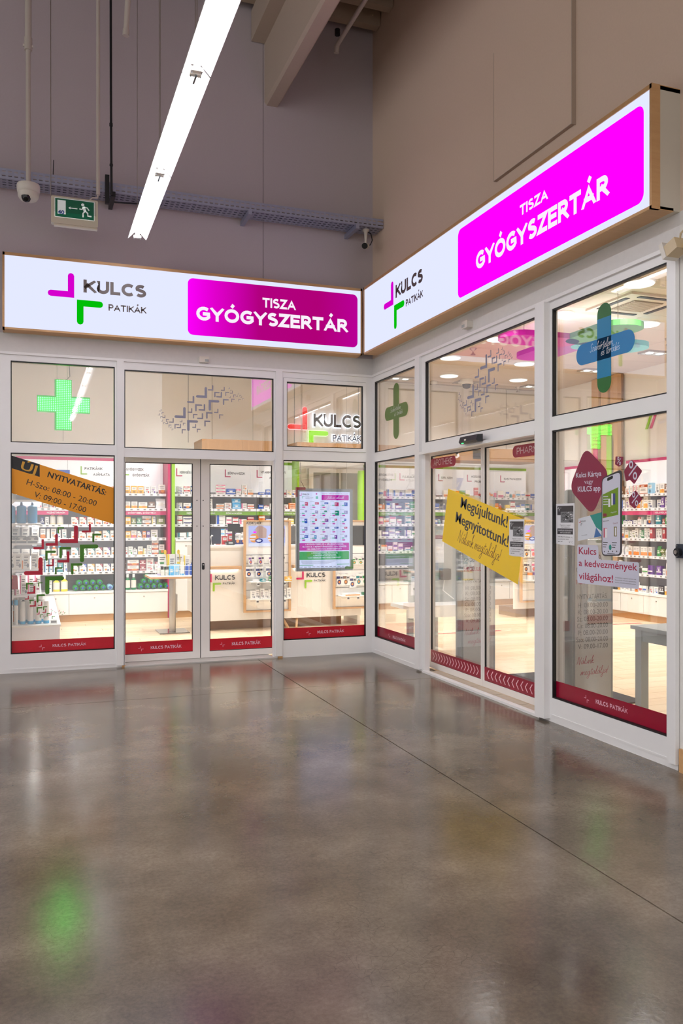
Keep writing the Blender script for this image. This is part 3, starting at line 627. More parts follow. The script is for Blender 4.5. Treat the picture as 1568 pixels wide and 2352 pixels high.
# exit sign
t = thing('exit_sign', 'green hanging emergency exit sign with running figure and left arrow', 'sign', (.34, 8.1, 4.24))
EX = FAy(8.1); EXG = mat('exit_green', (0, 104, 74), .3, emit=.12); EXW = mat('exit_white', (238, 240, 236), .4, emit=.25); EXB = mat('exit_housing', (214, 206, 186), .35)
MB(EX).prism(rr(.135, .548, 4.25, 4.498, .012), -.055, .012, EXB).build('housing', t)
one(EX, .16, .545, 4.236, 4.25, -.06, -.01, EXB, 'lower_rail', t)
p = MB(EX).box(.165, .517, 4.305, 4.483, .012, .0135, EXW).build('panel', t)
MB(EX).box(.17, .512, 4.31, 4.478, .0136, .0142, EXG).build('green_field', p)
g = MB(EX); n0, n1 = .0143, .015
g.box(.19, .262, 4.335, 4.463, n0, n1, EXW)
g.prism([(.285, 4.4), (.303, 4.412), (.303, 4.404), (.365, 4.404), (.365, 4.396), (.303, 4.396), (.303, 4.388)], n0, n1, EXW)
g.prism(ell(.412, 4.443, .014), n0, n1, EXW)
def limb(P, w):
    P = [Vector((*p, 0)) for p in P]; V = []
    for i, q in enumerate(P):
        d = (P[min(i + 1, len(P) - 1)] - P[max(i - 1, 0)]).normalized(); V.append((q, Vector((-d.y, d.x, 0)) * w / 2))
    pts_ = [tuple((a - b)[:2]) for a, b in V] + [tuple((a + b)[:2]) for a, b in V[::-1]]
    g.prism(pts_, n0, n1, EXW)
limb([(.418, 4.426), (.432, 4.385)], .024); limb([(.42, 4.424), (.452, 4.42), (.468, 4.396)], .01); limb([(.418, 4.42), (.405, 4.4), (.382, 4.402)], .01)
limb([(.432, 4.39), (.456, 4.37), (.458, 4.345), (.49, 4.343)], .013); limb([(.432, 4.385), (.415, 4.365), (.415, 4.328)], .012)
g.build('pictogram', p)
MB(EX).text('40', .192, .25, 4.335, .036, .0156, mat('sticker_blue', (24, 70, 170), .5), .03).build('sticker', p)
MB(EX).box(.16, .53, 4.35, 4.485, .02, .0206, ACRYL).build('cover', t)
MB().tube([(.55, 8.1, 7.25), (.551, 8.1, 4.56)], .018, PIPE).tube([(.551, 8.1, 4.57), (.545, 8.1, 4.53), (.5, 8.1, 4.525), (.475, 8.1, 4.5)], .008, PIPE).build('pole', t)
MB().tube([(.131, 8.12, 7.25), (.133, 8.12, 4.5)], .0035, STEEL, 5).build('chain', t)
# bullet camera
t = thing('bullet_camera', 'small bullet security camera hanging under the cable tray in the corner', 'camera', (3.45, 8.6, 4.5))
MB().lathe([(.012, 4.62), (.02, 4.72), (.035, 4.73), (.038, 4.752)], (3.45, 8.6, 0), OFFW, 14).build('mount', t)
MB().tube([(3.40, 8.5, 4.535), (3.49, 8.68, 4.6)], .035, OFFW, 14).build('housing', t)
MB().tube([(3.388, 8.477, 4.525), (3.402, 8.504, 4.536)], .033, MATS['lens_black'], 14).build('lens', t)
MB().tube([(3.45, 8.6, 4.58), (3.45, 8.6, 4.63)], .014, OFFW).build('joint', t)
MB().tube([(3.46, 8.6, 4.73), (3.52, 8.62, 4.72), (3.55, 8.65, 4.66), (3.53, 8.66, 4.61), (3.49, 8.67, 4.59)], .006, DARKM).build('cable', t)
# detectors and switches
t = thing('door_sensor', 'small white motion detector on the fascia above the swing doors', 'sensor', (1.69, 8.8, 3.19))
MB(FA).prism(rr(1.63, 1.735, 3.19, 3.255, .008), 0, .035, OFFW).build('body', t); MB(FA).box(1.69, 1.73, 3.2, 3.225, .035, .037, GREYPL).build('window', t)
t = thing('door_sensor', 'small cream motion detector on the fascia above the sliding door', 'sensor', (3.6, 6.54, 3.22))
MB(FB).prism(rr(-6.6, -6.5, 3.215, 3.28, .008), 0, .06, OFFW).build('body', t); MB(FB).box(-6.595, -6.545, 3.225, 3.25, .06, .062, GREYPL).build('window', t)
t = thing('radar_sensor', 'black radar sensor bar on the header of the sliding door', 'sensor', (3.57, 6.4, 2.18))
MB(FB).prism([(0, 0), (.085, .0), (.07, .06), (0, .075)], 0, 1, DARKM) if 0 else None
RS = MB(Matrix(((0, -1, 0, 3.578), (0, 0, -1, 0), (1, 0, 0, 0), (0, 0, 0, 1))))
RS.prism([(2.185, 0), (2.182, .05), (2.2, .065), (2.245, .05), (2.25, 0)], -6.55, -6.24, DARKM).build('housing', t)
MB(FB).box(-6.45, -6.42, 2.205, 2.22, .112, .116, OFFW).build('emblem', t); MB(FB).box(-6.5, -6.48, 2.183, 2.19, .1, .116, emis('led_green', (90, 255, 150), 1.5)).build('indicator', t)
t = thing('alarm_sensor', 'cream tilted alarm sensor with a looped cable at the top right corner', 'sensor', (3.5, 3.9, 3.05))
AS = Matrix.Translation((3.53, 3.935, 3.06)) @ Matrix.Rotation(math.radians(-20), 4, 'X')
CREAM = mat('sensor_cream', (200, 178, 140), .35)
MB(AS).box(-.05, .05, .0, .03, 0, .1, OFFW).build('front_cover', t); MB(AS).box(-.045, .045, -.09, 0, .0, .07, CREAM).build('body', t)
MB().tube([(3.53, 3.88, 3.13), (3.53, 3.87, 3.18), (3.53, 3.83, 3.2), (3.53, 3.81, 3.16), (3.55, 3.83, 3.12)], .006, CREAM).build('cable', t)
MB().tube([(3.53, 3.85, 3.1), (3.625, 3.8, 3.1)], .02, CREAM).build('bracket', t)
t = thing('key_switch', 'dark square key switch on the white wall at the right edge', 'switch', (3.6, 3.95, 1.28))
MB(FB).prism(rr(-3.985, -3.89, 1.283, 1.366, .01), 0, .03, mat('switch_navy', (42, 50, 62), .4)).build('plate', t)
MB(FB).prism(ell(-3.955, 1.318, .024), .03, .055, DARKM).prism(ell(-3.955, 1.318, .012), .055, .062, STEEL).build('lock_barrel', t)
for a, b in ((-3.975, 1.355), (-3.9, 1.355), (-3.975, 1.293), (-3.9, 1.293)): MB(FB).prism(ell(a, b, .004, n=8), .03, .032, STEEL).build('screw', t)

# ------------------------------------------------------------------ graphics on the glass
GA, GB, GD = FAy(8.864), FBx(3.662), FBx(3.78)          # glass faces: left front, right front, sliding leaves
GL = FAy(9.03)
VGREY = mat('vinyl_grey', (136, 136, 156), .6); VRED = mat('vinyl_mark_red', (176, 10, 46), .5); VGRN = mat('vinyl_mark_green', (62, 120, 14), .5); BANDT = mat('band_lettering', (232, 190, 205), .5)
GJ = [(1.725, 2.823, 0.1183), (1.497, 2.597, 0.1183), (1.588, 2.763, 0.0764), (1.793, 2.906, 0.0585), (1.917, 2.911, 0.0432), (1.974, 2.932, 0.0199), (2.005, 2.886, 0.0319), (1.887, 2.836, 0.0631), (1.982, 2.838, 0.0213), (2.059, 2.852, 0.0199), (2.073, 2.882, 0.0166), (2.106, 2.849, 0.0166), (1.705, 2.686, 0.0718), (1.683, 2.595, 0.0645), (1.567, 2.658, 0.0499), (1.848, 2.668, 0.0479), (1.607, 2.5, 0.0412), (1.46, 2.554, 0.0266), (1.371, 2.544, 0.0499), (1.447, 2.49, 0.0465), (1.282, 2.59, 0.0299), (1.241, 2.659, 0.0233), (1.228, 2.616, 0.0233), (1.311, 2.529, 0.0279), (1.257, 2.553, 0.0186), (1.346, 2.488, 0.0166)]
GG = [(1.742, 2.806, 0.1163), (1.512, 2.58, 0.1163), (1.597, 2.752, 0.0764), (1.715, 2.674, 0.0718), (1.696, 2.582, 0.0645), (1.575, 2.647, 0.0479), (1.856, 2.655, 0.0465), (1.616, 2.49, 0.0399), (1.803, 2.894, 0.0585), (1.897, 2.823, 0.0645), (1.923, 2.9, 0.0432), (2.011, 2.876, 0.0319), (1.989, 2.83, 0.0386), (2.067, 2.831, 0.0266), (1.98, 2.925, 0.0166), (2.08, 2.874, 0.0186), (2.111, 2.841, 0.0186), (1.468, 2.547, 0.0266), (1.379, 2.531, 0.0499), (1.455, 2.48, 0.0465), (1.29, 2.58, 0.0306), (1.245, 2.65, 0.0219), (1.233, 2.609, 0.0239), (1.263, 2.546, 0.0199), (1.318, 2.522, 0.0299), (1.351, 2.48, 0.0186)]
RJ = [(0.406, 1.282, 0.1791), (0.532, 1.388, 0.0903), (0.212, 1.256, 0.1178), (0.08, 1.221, 0.1021), (0.068, 0.966, 0.1767), (0.323, 1.085, 0.1139), (0.174, 1.05, 0.0746), (0.017, 0.897, 0.0408), (-0.001, 0.779, 0.0785), (-0.063, 0.724, 0.0377), (0.004, 0.65, 0.0589), (0.063, 0.657, 0.0408), (0.1, 0.585, 0.0353), (0.151, 0.556, 0.0314), (0.038, 0.571, 0.0275), (0.15, 0.609, 0.0141), (0.08, 0.547, 0.0126), (0.23, 0.593, 0.0157), (0.268, 0.583, 0.0141), (0.226, 0.566, 0.0118), (0.185, 0.586, 0.0141)]
RG = [(0.208, 1.444, 0.0644), (0.545, 1.376, 0.0903), (0.424, 1.266, 0.1807), (0.092, 1.207, 0.1021), (0.226, 1.242, 0.1139), (0.337, 1.076, 0.1139), (0.184, 1.039, 0.0723), (0.091, 0.948, 0.1807), (-0.088, 0.887, 0.0668), (0.024, 0.891, 0.0432), (0.01, 0.77, 0.0809), (-0.054, 0.718, 0.0393), (0.011, 0.642, 0.055), (0.072, 0.649, 0.0393), (0.106, 0.579, 0.0353), (0.041, 0.568, 0.0314), (0.155, 0.549, 0.0314), (0.15, 0.605, 0.0173), (0.086, 0.546, 0.0173), (0.188, 0.587, 0.0141), (0.234, 0.587, 0.0173), (0.271, 0.582, 0.0157), (0.25, 0.567, 0.0157)]
b = MB(GA)
for u, v, s in GJ: b.prism(lpoly('J', u, v, s), 0, .0006, VGREY)
for u, v, s in GG: b.prism(lpoly('G', u, v, s), 0, .0006, VGREY)
tag(b.build('window_graphic'), 'grey swarm of right-angle marks on the pane above the swing doors', 'sticker')
b = MB(GB); k = 1.0175; X0 = -6.313 - 1.725 * k
for u, v, s in GJ: b.prism(lpoly('J', X0 + u * k, v + .007, s), 0, .0006, VGREY)
for u, v, s in GG: b.prism(lpoly('G', X0 + u * k, v + .007, s), 0, .0006, VGREY)
tag(b.build('window_graphic'), 'grey swarm of right-angle marks on the pane above the sliding door', 'sticker')
b = MB(GA)
for u, v, s in RJ: b.prism(lpoly('J', u, v, s), 0, .0006, VRED)
for u, v, s in RG: b.prism(lpoly('G', u, v, s), 0, .0006, VGRN)
tag(b.build('window_graphic'), 'red and green swarm of right-angle marks on the leftmost lower pane', 'sticker')
# opening hours sticker
OR = mat('sticker_orange', (226, 146, 0), .5)
t = thing('opening_hours_sticker', 'slanted orange opening hours sticker with a black corner on the leftmost pane', 'sticker', (.26, 8.86, 1.5))
MB(GA).prism([(-.229, 1.784), (.76, 1.473), (.76, 1.846), (-.229, 2.156)], .001, .0016, OR).build('sheet', t)
MB(GA).prism([(-.229, 2.031), (.04, 1.947), (.04, 2.074), (-.229, 2.156)], .0017, .002, INKB).build('black_block', t)
r = math.atan2(1.77 - 1.948, .672 - .111); hy = math.hypot
def rtext(M, s, a, b_, cap, n, m, bold): 
    w = MB(M); L_ = hy(b_[0] - a[0], b_[1] - a[1]); an = math.atan2(b_[1] - a[1], b_[0] - a[0])
    if bold >= .015:
        for k in (-1, 0, 1): w.text(s, a[0] + k * cap * .028 * math.cos(an), a[0] + k * cap * .028 * math.cos(an) + L_, a[1] + k * cap * .028 * math.sin(an), cap, n + k * 2e-5, m, .006, an)
        return w
    w.text(s, a[0], a[0] + hy(b_[0] - a[0], b_[1] - a[1]), a[1], cap, n, m, bold, math.atan2(b_[1] - a[1], b_[0] - a[0])); return w
rtext(GA, 'ÚJ', (-.142, 2.022), (-.002, 1.979), .082, .0024, mat('sticker_amber', (205, 150, 40), .5), .03).build('lettering', t)
rtext(GA, 'NYITVATARTÁS:', (.111, 1.948), (.672, 1.77), .058, .002, INKB, .02).build('lettering', t)
rtext(GA, 'H-Szo: 08:00 - 20:00', (-.087, 1.871), (.579, 1.658), .055, .002, INKB, .0).build('lettering', t)
rtext(GA, 'V: 09:00 - 17:00', (-.018, 1.748), (.476, 1.591), .055, .002, INKB, .0).build('lettering', t)
def band(M, u0, u1, v0, v1, label, tx, lg, red=RED):
    t = thing('window_band', label, 'sticker', tuple(M @ Vector(((u0 + u1) / 2, v0, 0))))
    MB(M).box(u0, u1, v0, v1, .0008, .0014, red).build('strip', t)
    caps(MB(M), 'KULCS PATIKÁK', tx[0], tx[1], tx[2], tx[3], .0018, BANDT, .2).build('lettering', t)
    MB(M).prism(lpoly('J', lg[0] - .004, lg[1] + .003, .024, .004), .0015, .0018, BANDT).prism(lpoly('G', lg[0] + .004, lg[1] - .003, .024, .004), .0015, .0018, BANDT).build('corner_mark', t)
band(GA, -.229, .76, .19, .314, 'red lettered band along the foot of the leftmost pane', (.162, .484, .237, .028), (.06, .239))
band(GL, .886, 1.602, .096, .222, 'red lettered band along the foot of the left swing door', (1.153, 1.477, .138, .033), (1.05, .149))
band(GL, 1.79, 2.491, .09, .217, 'red lettered band along the foot of the right swing door', (2.033, 2.355, .133, .036), (1.927, .148))
band(GA, 2.57, 3.54, .19, .317, 'red lettered band under the hanging price poster, right of the swing doors', (2.971, 3.289, .242, .032), (2.867, .252))
DRED = mat('vinyl_dark_red', (140, 0, 38), .3)
band(GB, -8.765, -7.665, .192, .308, 'dark red lettered band on the narrow pane at the inner corner', (-8.331, -8.002, .227, .03), (-8.43, .242), DRED)
band(GB, -5.295, -4.085, .186, .306, 'dark red lettered band along the foot of the rightmost pane', (-4.825, -4.495, .233, .031), (-4.929, .244), DRED)
CHEV = mat('chevron_pink', (228, 186, 196), .5)
for u0, u1, d, lab in ((-7.638, -6.63, 1, 'dark red chevron band on the left sliding leaf, chevrons pointing right'), (-6.56, -5.472, -1, 'dark red chevron band on the right sliding leaf, chevrons pointing left')):
    t = thing('chevron_band', lab, 'sticker', tuple(GD @ Vector(((u0 + u1) / 2, .076, 0))))
    MB(GD).box(u0, u1, .078, .2, .0008, .0014, DRED).build('strip', t)
    c = MB(GD); n = 16 if d > 0 else 15; st = (u1 - u0 - .06) / n
    for k in range(n):
        x = u0 + .04 + st * k if d > 0 else u0 + .04 + st * k
        if d > 0: P = [(x, .1), (x + .012, .1), (x + .045, .139), (x + .012, .178), (x, .178), (x + .033, .139)]
        else: P = [(x + .045, .1), (x + .012, .139), (x + .045, .178), (x + .033, .178), (x, .139), (x + .033, .1)]
        c.prism(P, .0015, .0018, CHEV)
    c.build('chevrons', t)
# yellow reopening banner across both sliding leaves
YEL = film('banner_yellow', (250, 208, 0), 1.0)
t = thing('reopening_banner', 'slanted yellow reopening banner with black lettering across the sliding door leaves', 'sticker', tuple(GD @ Vector((-6.6, 1.0, 0))))
GE = FBx(3.774)
MB(GE).prism([(-7.376, 1.306), (-6.002, .975), (-5.889, 1.513), (-7.247, 1.82)], 0, .0008, YEL).build('sheet', t)
rtext(GE, 'Megújultunk!', (-6.999, 1.635), (-6.171, 1.447), .1, .0012, INK, .02).build('lettering', t)
rtext(GE, 'Megnyitottunk!', (-7.099, 1.498), (-6.159, 1.281), .1, .0012, INK, .02).build('lettering', t)
WINE = mat('ink_wine', (96, 20, 40), .5)
hand(MB(GE), 'Nálunk megtalálja!', -7.058, -7.058 + .8, 1.315, .055, .0012, WINE, math.atan2(-.166, .797), .09).build('handwriting', t)
def flyer(M, u0, u1, v0, v1, label):
    t = thing('flyer', label, 'paper', tuple(M @ Vector(((u0 + u1) / 2, v0, 0)))); w = u1 - u0; h = v1 - v0
    U = lambda a: u0 + w * a
    V = lambda a: v1 - h * a
    MB(M).prism([(u0, v0 + .01), (U(.3), v0 + .003), (U(.7), v0 + .004), (u1, v0), (u1, v1), (u0, v1 - .003)], 0, .0015, PAPER).build('sheet', t)
    p = MB(M).box(U(.07), U(.95), V(.28), V(.06), .0016, .0018, INK).box(U(.26), U(.95), V(.46), V(.2), .0019, .0021, mat('print_mid_grey', (120, 120, 122), .6)); rnd = random.Random(3)
    for k in range(60):
        a, c = rnd.uniform(.27, .9), rnd.uniform(.2, .43); g = rnd.choice([INKB, PAPER, INK, MATS['print_mid_grey']]); ww, hh = rnd.uniform(.02, .12), rnd.uniform(.008, .03)
        p.box(U(a), U(min(a + ww, .95)), V(min(c + hh, .46)), V(c), .0021 + k * 1e-5, .0022 + k * 1e-5, g)
    p.box(U(.07), U(.93), V(.74), V(.6), .0016, .0018, INK).build('photo_print', t)
    x = MB(M); x.prism(lpoly('J', U(.15), V(.13), w * .07, w * .015), .0022, .0024, PAPER).prism(lpoly('G', U(.16), V(.145), w * .07, w * .015), .0022, .0024, PAPER)
    x.text('KULCS', U(.18), U(.3), V(.115), h * .012, .0023, PAPER, .02)
    x.text('Megnyitott a megújult', U(.22), U(.8), V(.53), h * .026, .0018, INK, .0).text('Tisza Gyógyszertár', U(.26), U(.76), V(.575), h * .026, .0018, INK, .0)
    x.text('ÜNNEPELJEN VELÜNK JÚLIUS', U(.12), U(.89), V(.66), h * .032, .002, PAPER, .01).text('24-ÉN CSÜTÖRTÖKÖN', U(.22), U(.8), V(.715), h * .032, .002, PAPER, .01)
    x.text('Vidám Manó Fut járatával', U(.1), U(.74), V(.81), h * .026, .0018, INK, .012).text('és ajándékokkal várjuk', U(.1), U(.7), V(.865), h * .026, .0018, INK, .012).text('egész nap!', U(.1), U(.36), V(.92), h * .026, .0018, INK, .012)
    for k in range(12): x.prism(ell(U(.72 + .2 * rnd.random()), V(.8 + .15 * rnd.random()), w * .012, n=6), .0016, .0018, MATS['print_mid_grey'])
    x.build('lettering', t); return t
flyer(FBx(3.772), -6.133, -5.9, 1.205, 1.52, 'black and white flyer taped over the end of the yellow banner')
flyer(FBx(3.659), -5.291, -5.067, 1.325, 1.634, 'black and white flyer taped to the left edge of the rightmost pane')
for u0, u1, tx, tu, lab, cap in ((-7.645, -7.105, 'APOTHEKE', (-7.574, -7.177), 'wine red rounded tab with white letters, high on the left sliding leaf', .062), (-6.092, -5.47, 'PHARMACY', (-6.028, -5.53), 'wine red rounded tab with white letters, high on the right sliding leaf', .055)):
    t = thing('door_tab', lab, 'sticker', tuple(GD @ Vector(((u0 + u1) / 2, 2.03, 0))))
    TABM = film('tab_wine', (176, 24, 66), .92) if 'tab_wine' not in MATS else MATS['tab_wine']
    P = rr(u0, u1, 2.036, 2.136, .045)
    MB(GD).prism(P, 0, .0006, TABM).build('sheet', t)
    caps(MB(GD), tx, tu[0], tu[1], 2.062, cap, .001, mat('tab_letters', (236, 206, 214), .5), .12).build('lettering', t)
# care crosses
def cross(M, uc, v0, v1, w, arm, sl, cols, name, label):
    t = thing(name, label, 'sticker', tuple(M @ Vector((uc, v0, 0))))
    MB(M).prism(rr(uc - w / 2, uc + w / 2, v0, v1, w * .49, 8), 0, .0006, cols[0]).build('upright', t)
    MB(M).prism(rr(uc - arm, uc + arm, sl - w / 2, sl + w / 2, w * .49, 8), .0007, .0011, cols[1]).build('crossbar', t)
    return t
OLIVE = film('film_olive', (86, 122, 40), .8)
t = cross(GB, -8.244, 2.395, 3.0, .148, .307, 2.69, (OLIVE, OLIVE), 'cross_sticker', 'olive green rounded cross sticker on the narrow upper pane at the corner')
SCR = mat('script_white', (232, 238, 244), .5)
hand(MB(GB), 'Szakértelem', -8.4, -8.12, 2.695, .024, .0014, SCR, .05, .1).build('handwriting', t)
hand(MB(GB), 'és törődés', -8.29, -8.07, 2.645, .024, .0014, SCR, .05, .1).build('handwriting', t)
BLUE = film('film_blue', (28, 128, 190), .86); GRNF = film('film_green', (24, 104, 34), .92)
t = cross(GB, -4.736, 2.385, 3.0, .15, .312, 2.69, (GRNF, BLUE), 'cross_sticker', 'large green and blue rounded cross sticker on the rightmost upper pane')
MB(GB).box(-4.811, -4.661, 2.49, 2.9, .0007, .0011, film('film_blue_mid', (24, 130, 176), .9)).build('upright_middle', t)
hand(MB(GB), 'Szakértelem', -4.888, -4.64, 2.69, .026, .0016, SCR, .04, .1).build('handwriting', t)
hand(MB(GB), 'és törődés', -4.767, -4.57, 2.645, .026, .0016, SCR, .04, .1).build('handwriting', t)
# loyalty app sticker group on the rightmost pane
BUR = mat('burgundy', (128, 10, 58), .4); LILAC = mat('lilac_white', (206, 206, 222), .4)
t = thing('diamond_sticker', 'burgundy rounded diamond sticker with white lettering on the rightmost pane', 'sticker', tuple(GB @ Vector((-4.9, 1.58, 0))))
def roundpoly(P, r, n=6):
    out = []
    for i in range(len(P)):
        a, b_, c = Vector(P[i - 1]), Vector(P[i]), Vector(P[(i + 1) % len(P)]); d1 = (a - b_).normalized(); d2 = (c - b_).normalized(); rr_ = r[i] if isinstance(r, (list, tuple)) else r
        p, q = b_ + d1 * rr_, b_ + d2 * rr_
        for k in range(n + 1):
            s = k / n; out.append(tuple((1 - s) ** 2 * p + 2 * s * (1 - s) * b_ + s * s * q))
    return out
MB(GB).prism(roundpoly([(-4.862, 1.54), (-4.675, 1.83), (-4.945, 2.03), (-5.135, 1.74)], .085), 0, .0008, BUR).build('sheet', t)
x = MB(GB); x.text('Kulcs Kártya', -5.051, -4.765, 1.816, .036, .0012, LILAC, .012).text('vagy', -4.955, -4.855, 1.768, .03, .0012, LILAC, 0).text('KULCS app', -5.031, -4.775, 1.714, .038, .0012, LILAC, .02); x.build('lettering', t)
t = thing('card_sticker', 'pale loyalty card sticker with green and blue triangles beside the phone picture', 'sticker', tuple(GB @ Vector((-4.9, 1.36, 0))))
MB(GB).prism([(-5.031, 1.36), (-4.752, 1.4), (-4.752, 1.566), (-5.024, 1.52)], .001, .0014, mat('card_white', (214, 218, 226), .4)).build('sheet', t)
MB(GB).prism([(-4.822, 1.46), (-4.752, 1.43), (-4.752, 1.566), (-4.89, 1.543)], .0015, .0017, mat('card_teal', (36, 140, 130), .4)).prism([(-4.845, 1.388), (-4.76, 1.4), (-4.822, 1.458)], .0015, .0017, mat('card_blue', (60, 110, 170), .4)).build('triangles', t)
x = MB(GB); x.prism(lpoly('J', -4.998, 1.49, .018, .004), .0015, .0017, VRED).prism(lpoly('G', -4.994, 1.486, .018, .004), .0015, .0017, INK).text('KULCS', -4.993, -4.94, 1.494, .012, .0016, INK, .02, .12).text('KULCS PATIKÁK', -4.985, -4.92, 1.396, .006, .0016, INK, 0, .12); x.build('lettering', t)
t = thing('phone_sticker', 'tall sticker of a dark mobile phone showing an app on the rightmost pane', 'sticker', tuple(GB @ Vector((-4.655, 1.27, 0))))
ph = roundpoly([(-4.76, 1.262), (-4.548, 1.272), (-4.548, 1.85), (-4.76, 1.80)], .04)
MB(GB).prism(ph, .0018, .0026, mat('phone_edge', (58, 54, 60), .3)).build('phone_body', t)
s_ = MB(GB).prism(roundpoly([(-4.752, 1.272), (-4.566, 1.28), (-4.566, 1.832), (-4.752, 1.793)], .035), .0027, .003, mat('phone_screen', (206, 206, 222), .3)).build('screen', t)
MB(GB).prism([(-4.748, 1.522), (-4.585, 1.545), (-4.585, 1.73), (-4.748, 1.685)], .0031, .0033, mat('phone_green', (104, 140, 10), .4)).build('offer_panel', s_)
x = MB(GB); x.prism(roundpoly([(-4.7, 1.775), (-4.64, 1.79), (-4.64, 1.812), (-4.7, 1.797)], .01), .0031, .0034, INKB)
for k, w in enumerate((.05, .05, .06, .06)): x.box(-4.74, -4.74 + w, 1.668 - .018 * k, 1.674 - .018 * k, .0034, .0036, LILAC)
x.box(-4.688, -4.668, 1.6, 1.655, .0034, .0036, PAPER).box(-4.655, -4.615, 1.615, 1.69, .0034, .0036, mat('print_navy', (50, 60, 120), .5)).box(-4.655, -4.64, 1.61, 1.69, .0036, .0038, PAPER)
x.prism(rr(-4.742, -4.705, 1.533, 1.555, .006), .0034, .0036, BUR).text('Megnézem', -4.66, -4.6, 1.555, .01, .0036, LILAC, 0, .14).text('Aktuális akcióink', -4.745, -4.68, 1.497, .01, .0032, INK, .01, .1).text('Összes (4)', -4.64, -4.59, 1.482, .01, .0032, BUR, 0, .1)
x.box(-4.738, -4.7, 1.39, 1.455, .0031, .0033, mat('print_rose', (190, 60, 90), .5)).box(-4.725, -4.7, 1.39, 1.452, .0033, .0035, PAPER).box(-4.63, -4.6, 1.4, 1.465, .0031, .0033, mat('print_olive', (110, 100, 40), .5)).box(-4.62, -4.605, 1.405, 1.46, .0033, .0035, PAPER)
for u in (-4.745, -4.65):
    for k in range(3): x.box(u, u + .05 - .008 * k, 1.355 - .016 * k, 1.36 - .016 * k, .0031, .0033, INK)
x.prism(ell(-4.668, 1.325, .014, .019), .0033, .0036, mat('card_teal', (36, 140, 130)))
for k in range(4): x.prism(ell(-4.73 + .043 * k, 1.294 + .002 * k, .005, n=10), .0031, .0033, INK)
x.box(-4.7, -4.62, 1.281, 1.284, .0031, .0033, INKB); x.build('app_print', s_)
def ptag(P, pu, pv, sc, label):
    t = thing('percent_tag', label, 'sticker', tuple(GB @ Vector((pu, min(p[1] for p in P), 0))))
    MB(GB).prism(roundpoly(P, .012 * sc), .001, .0018, BUR).build('sheet', t)
    x = MB(GB); d = .027 * sc
    for s in (1, -1):
        P1 = ell(pu - s * d * .7, pv + s * d * 1.4, .02 * sc, .026 * sc, 14); x.prism(P1, .0019, .0022, LILAC)
        x.prism(ell(pu - s * d * .7, pv + s * d * 1.4, .01 * sc, .014 * sc, 12), .0023, .0025, BUR)
    x.prism([(pu - .043 * sc, pv - .03 * sc), (pu - .038 * sc, pv - .04 * sc), (pu + .043 * sc, pv + .03 * sc), (pu + .038 * sc, pv + .04 * sc)], .0026, .0028, LILAC); x.build('percent_mark', t)
ptag([(-4.58, 1.866), (-4.545, 1.882), (-4.537, 1.93), (-4.614, 1.938), (-4.62, 1.885)], -4.578, 1.905, .45, 'smallest burgundy percent tag, above the phone picture')
ptag([(-4.429, 1.742), (-4.352, 1.825), (-4.456, 1.908), (-4.53, 1.835), (-4.512, 1.765), (-4.47, 1.775)], -4.44, 1.835, 1.0, 'largest burgundy percent tag, right of the phone top')
ptag([(-4.422, 1.582), (-4.352, 1.645), (-4.418, 1.704), (-4.484, 1.652), (-4.472, 1.61)], -4.42, 1.647, .75, 'middle-sized burgundy percent tag, right of the phone below the largest tag')
t = thing('slogan_sticker', 'pale cut-out sticker with burgundy slogan lettering below the phone picture', 'sticker', tuple(GB @ Vector((-4.7, 1.06, 0))))
MB(GB).prism(roundpoly([(-5.036, 1.058), (-4.384, 1.062), (-4.384, 1.236), (-4.795, 1.236), (-4.80, 1.335), (-5.036, 1.335)], .02), .0005, .0011, LILAC).build('sheet', t)
BUR2 = mat('slogan_ink', (166, 14, 66), .5)
x = MB(GB); x.text('Kulcs', -5.018, -4.82, 1.268, .049, .0014, BUR2, .01).text('a kedvezmények', -5.018, -4.4, 1.182, .047, .0014, BUR2, .01).text('világához!', -5.018, -4.641, 1.088, .05, .0014, BUR2, .01); x.build('lettering', t)
x = MB(GB)
for k, s in enumerate(('A hirdetésben megjelenő ajánlatok csak', 'illusztrációk! Aktuális ajánlatainkat', 'keresse a KULCS mobilalkalmazásban.')): x.text(s, -4.62, -4.41, 1.12 - .016 * k, .0075, .0014, INK, 0)
x.build('small_print', t)
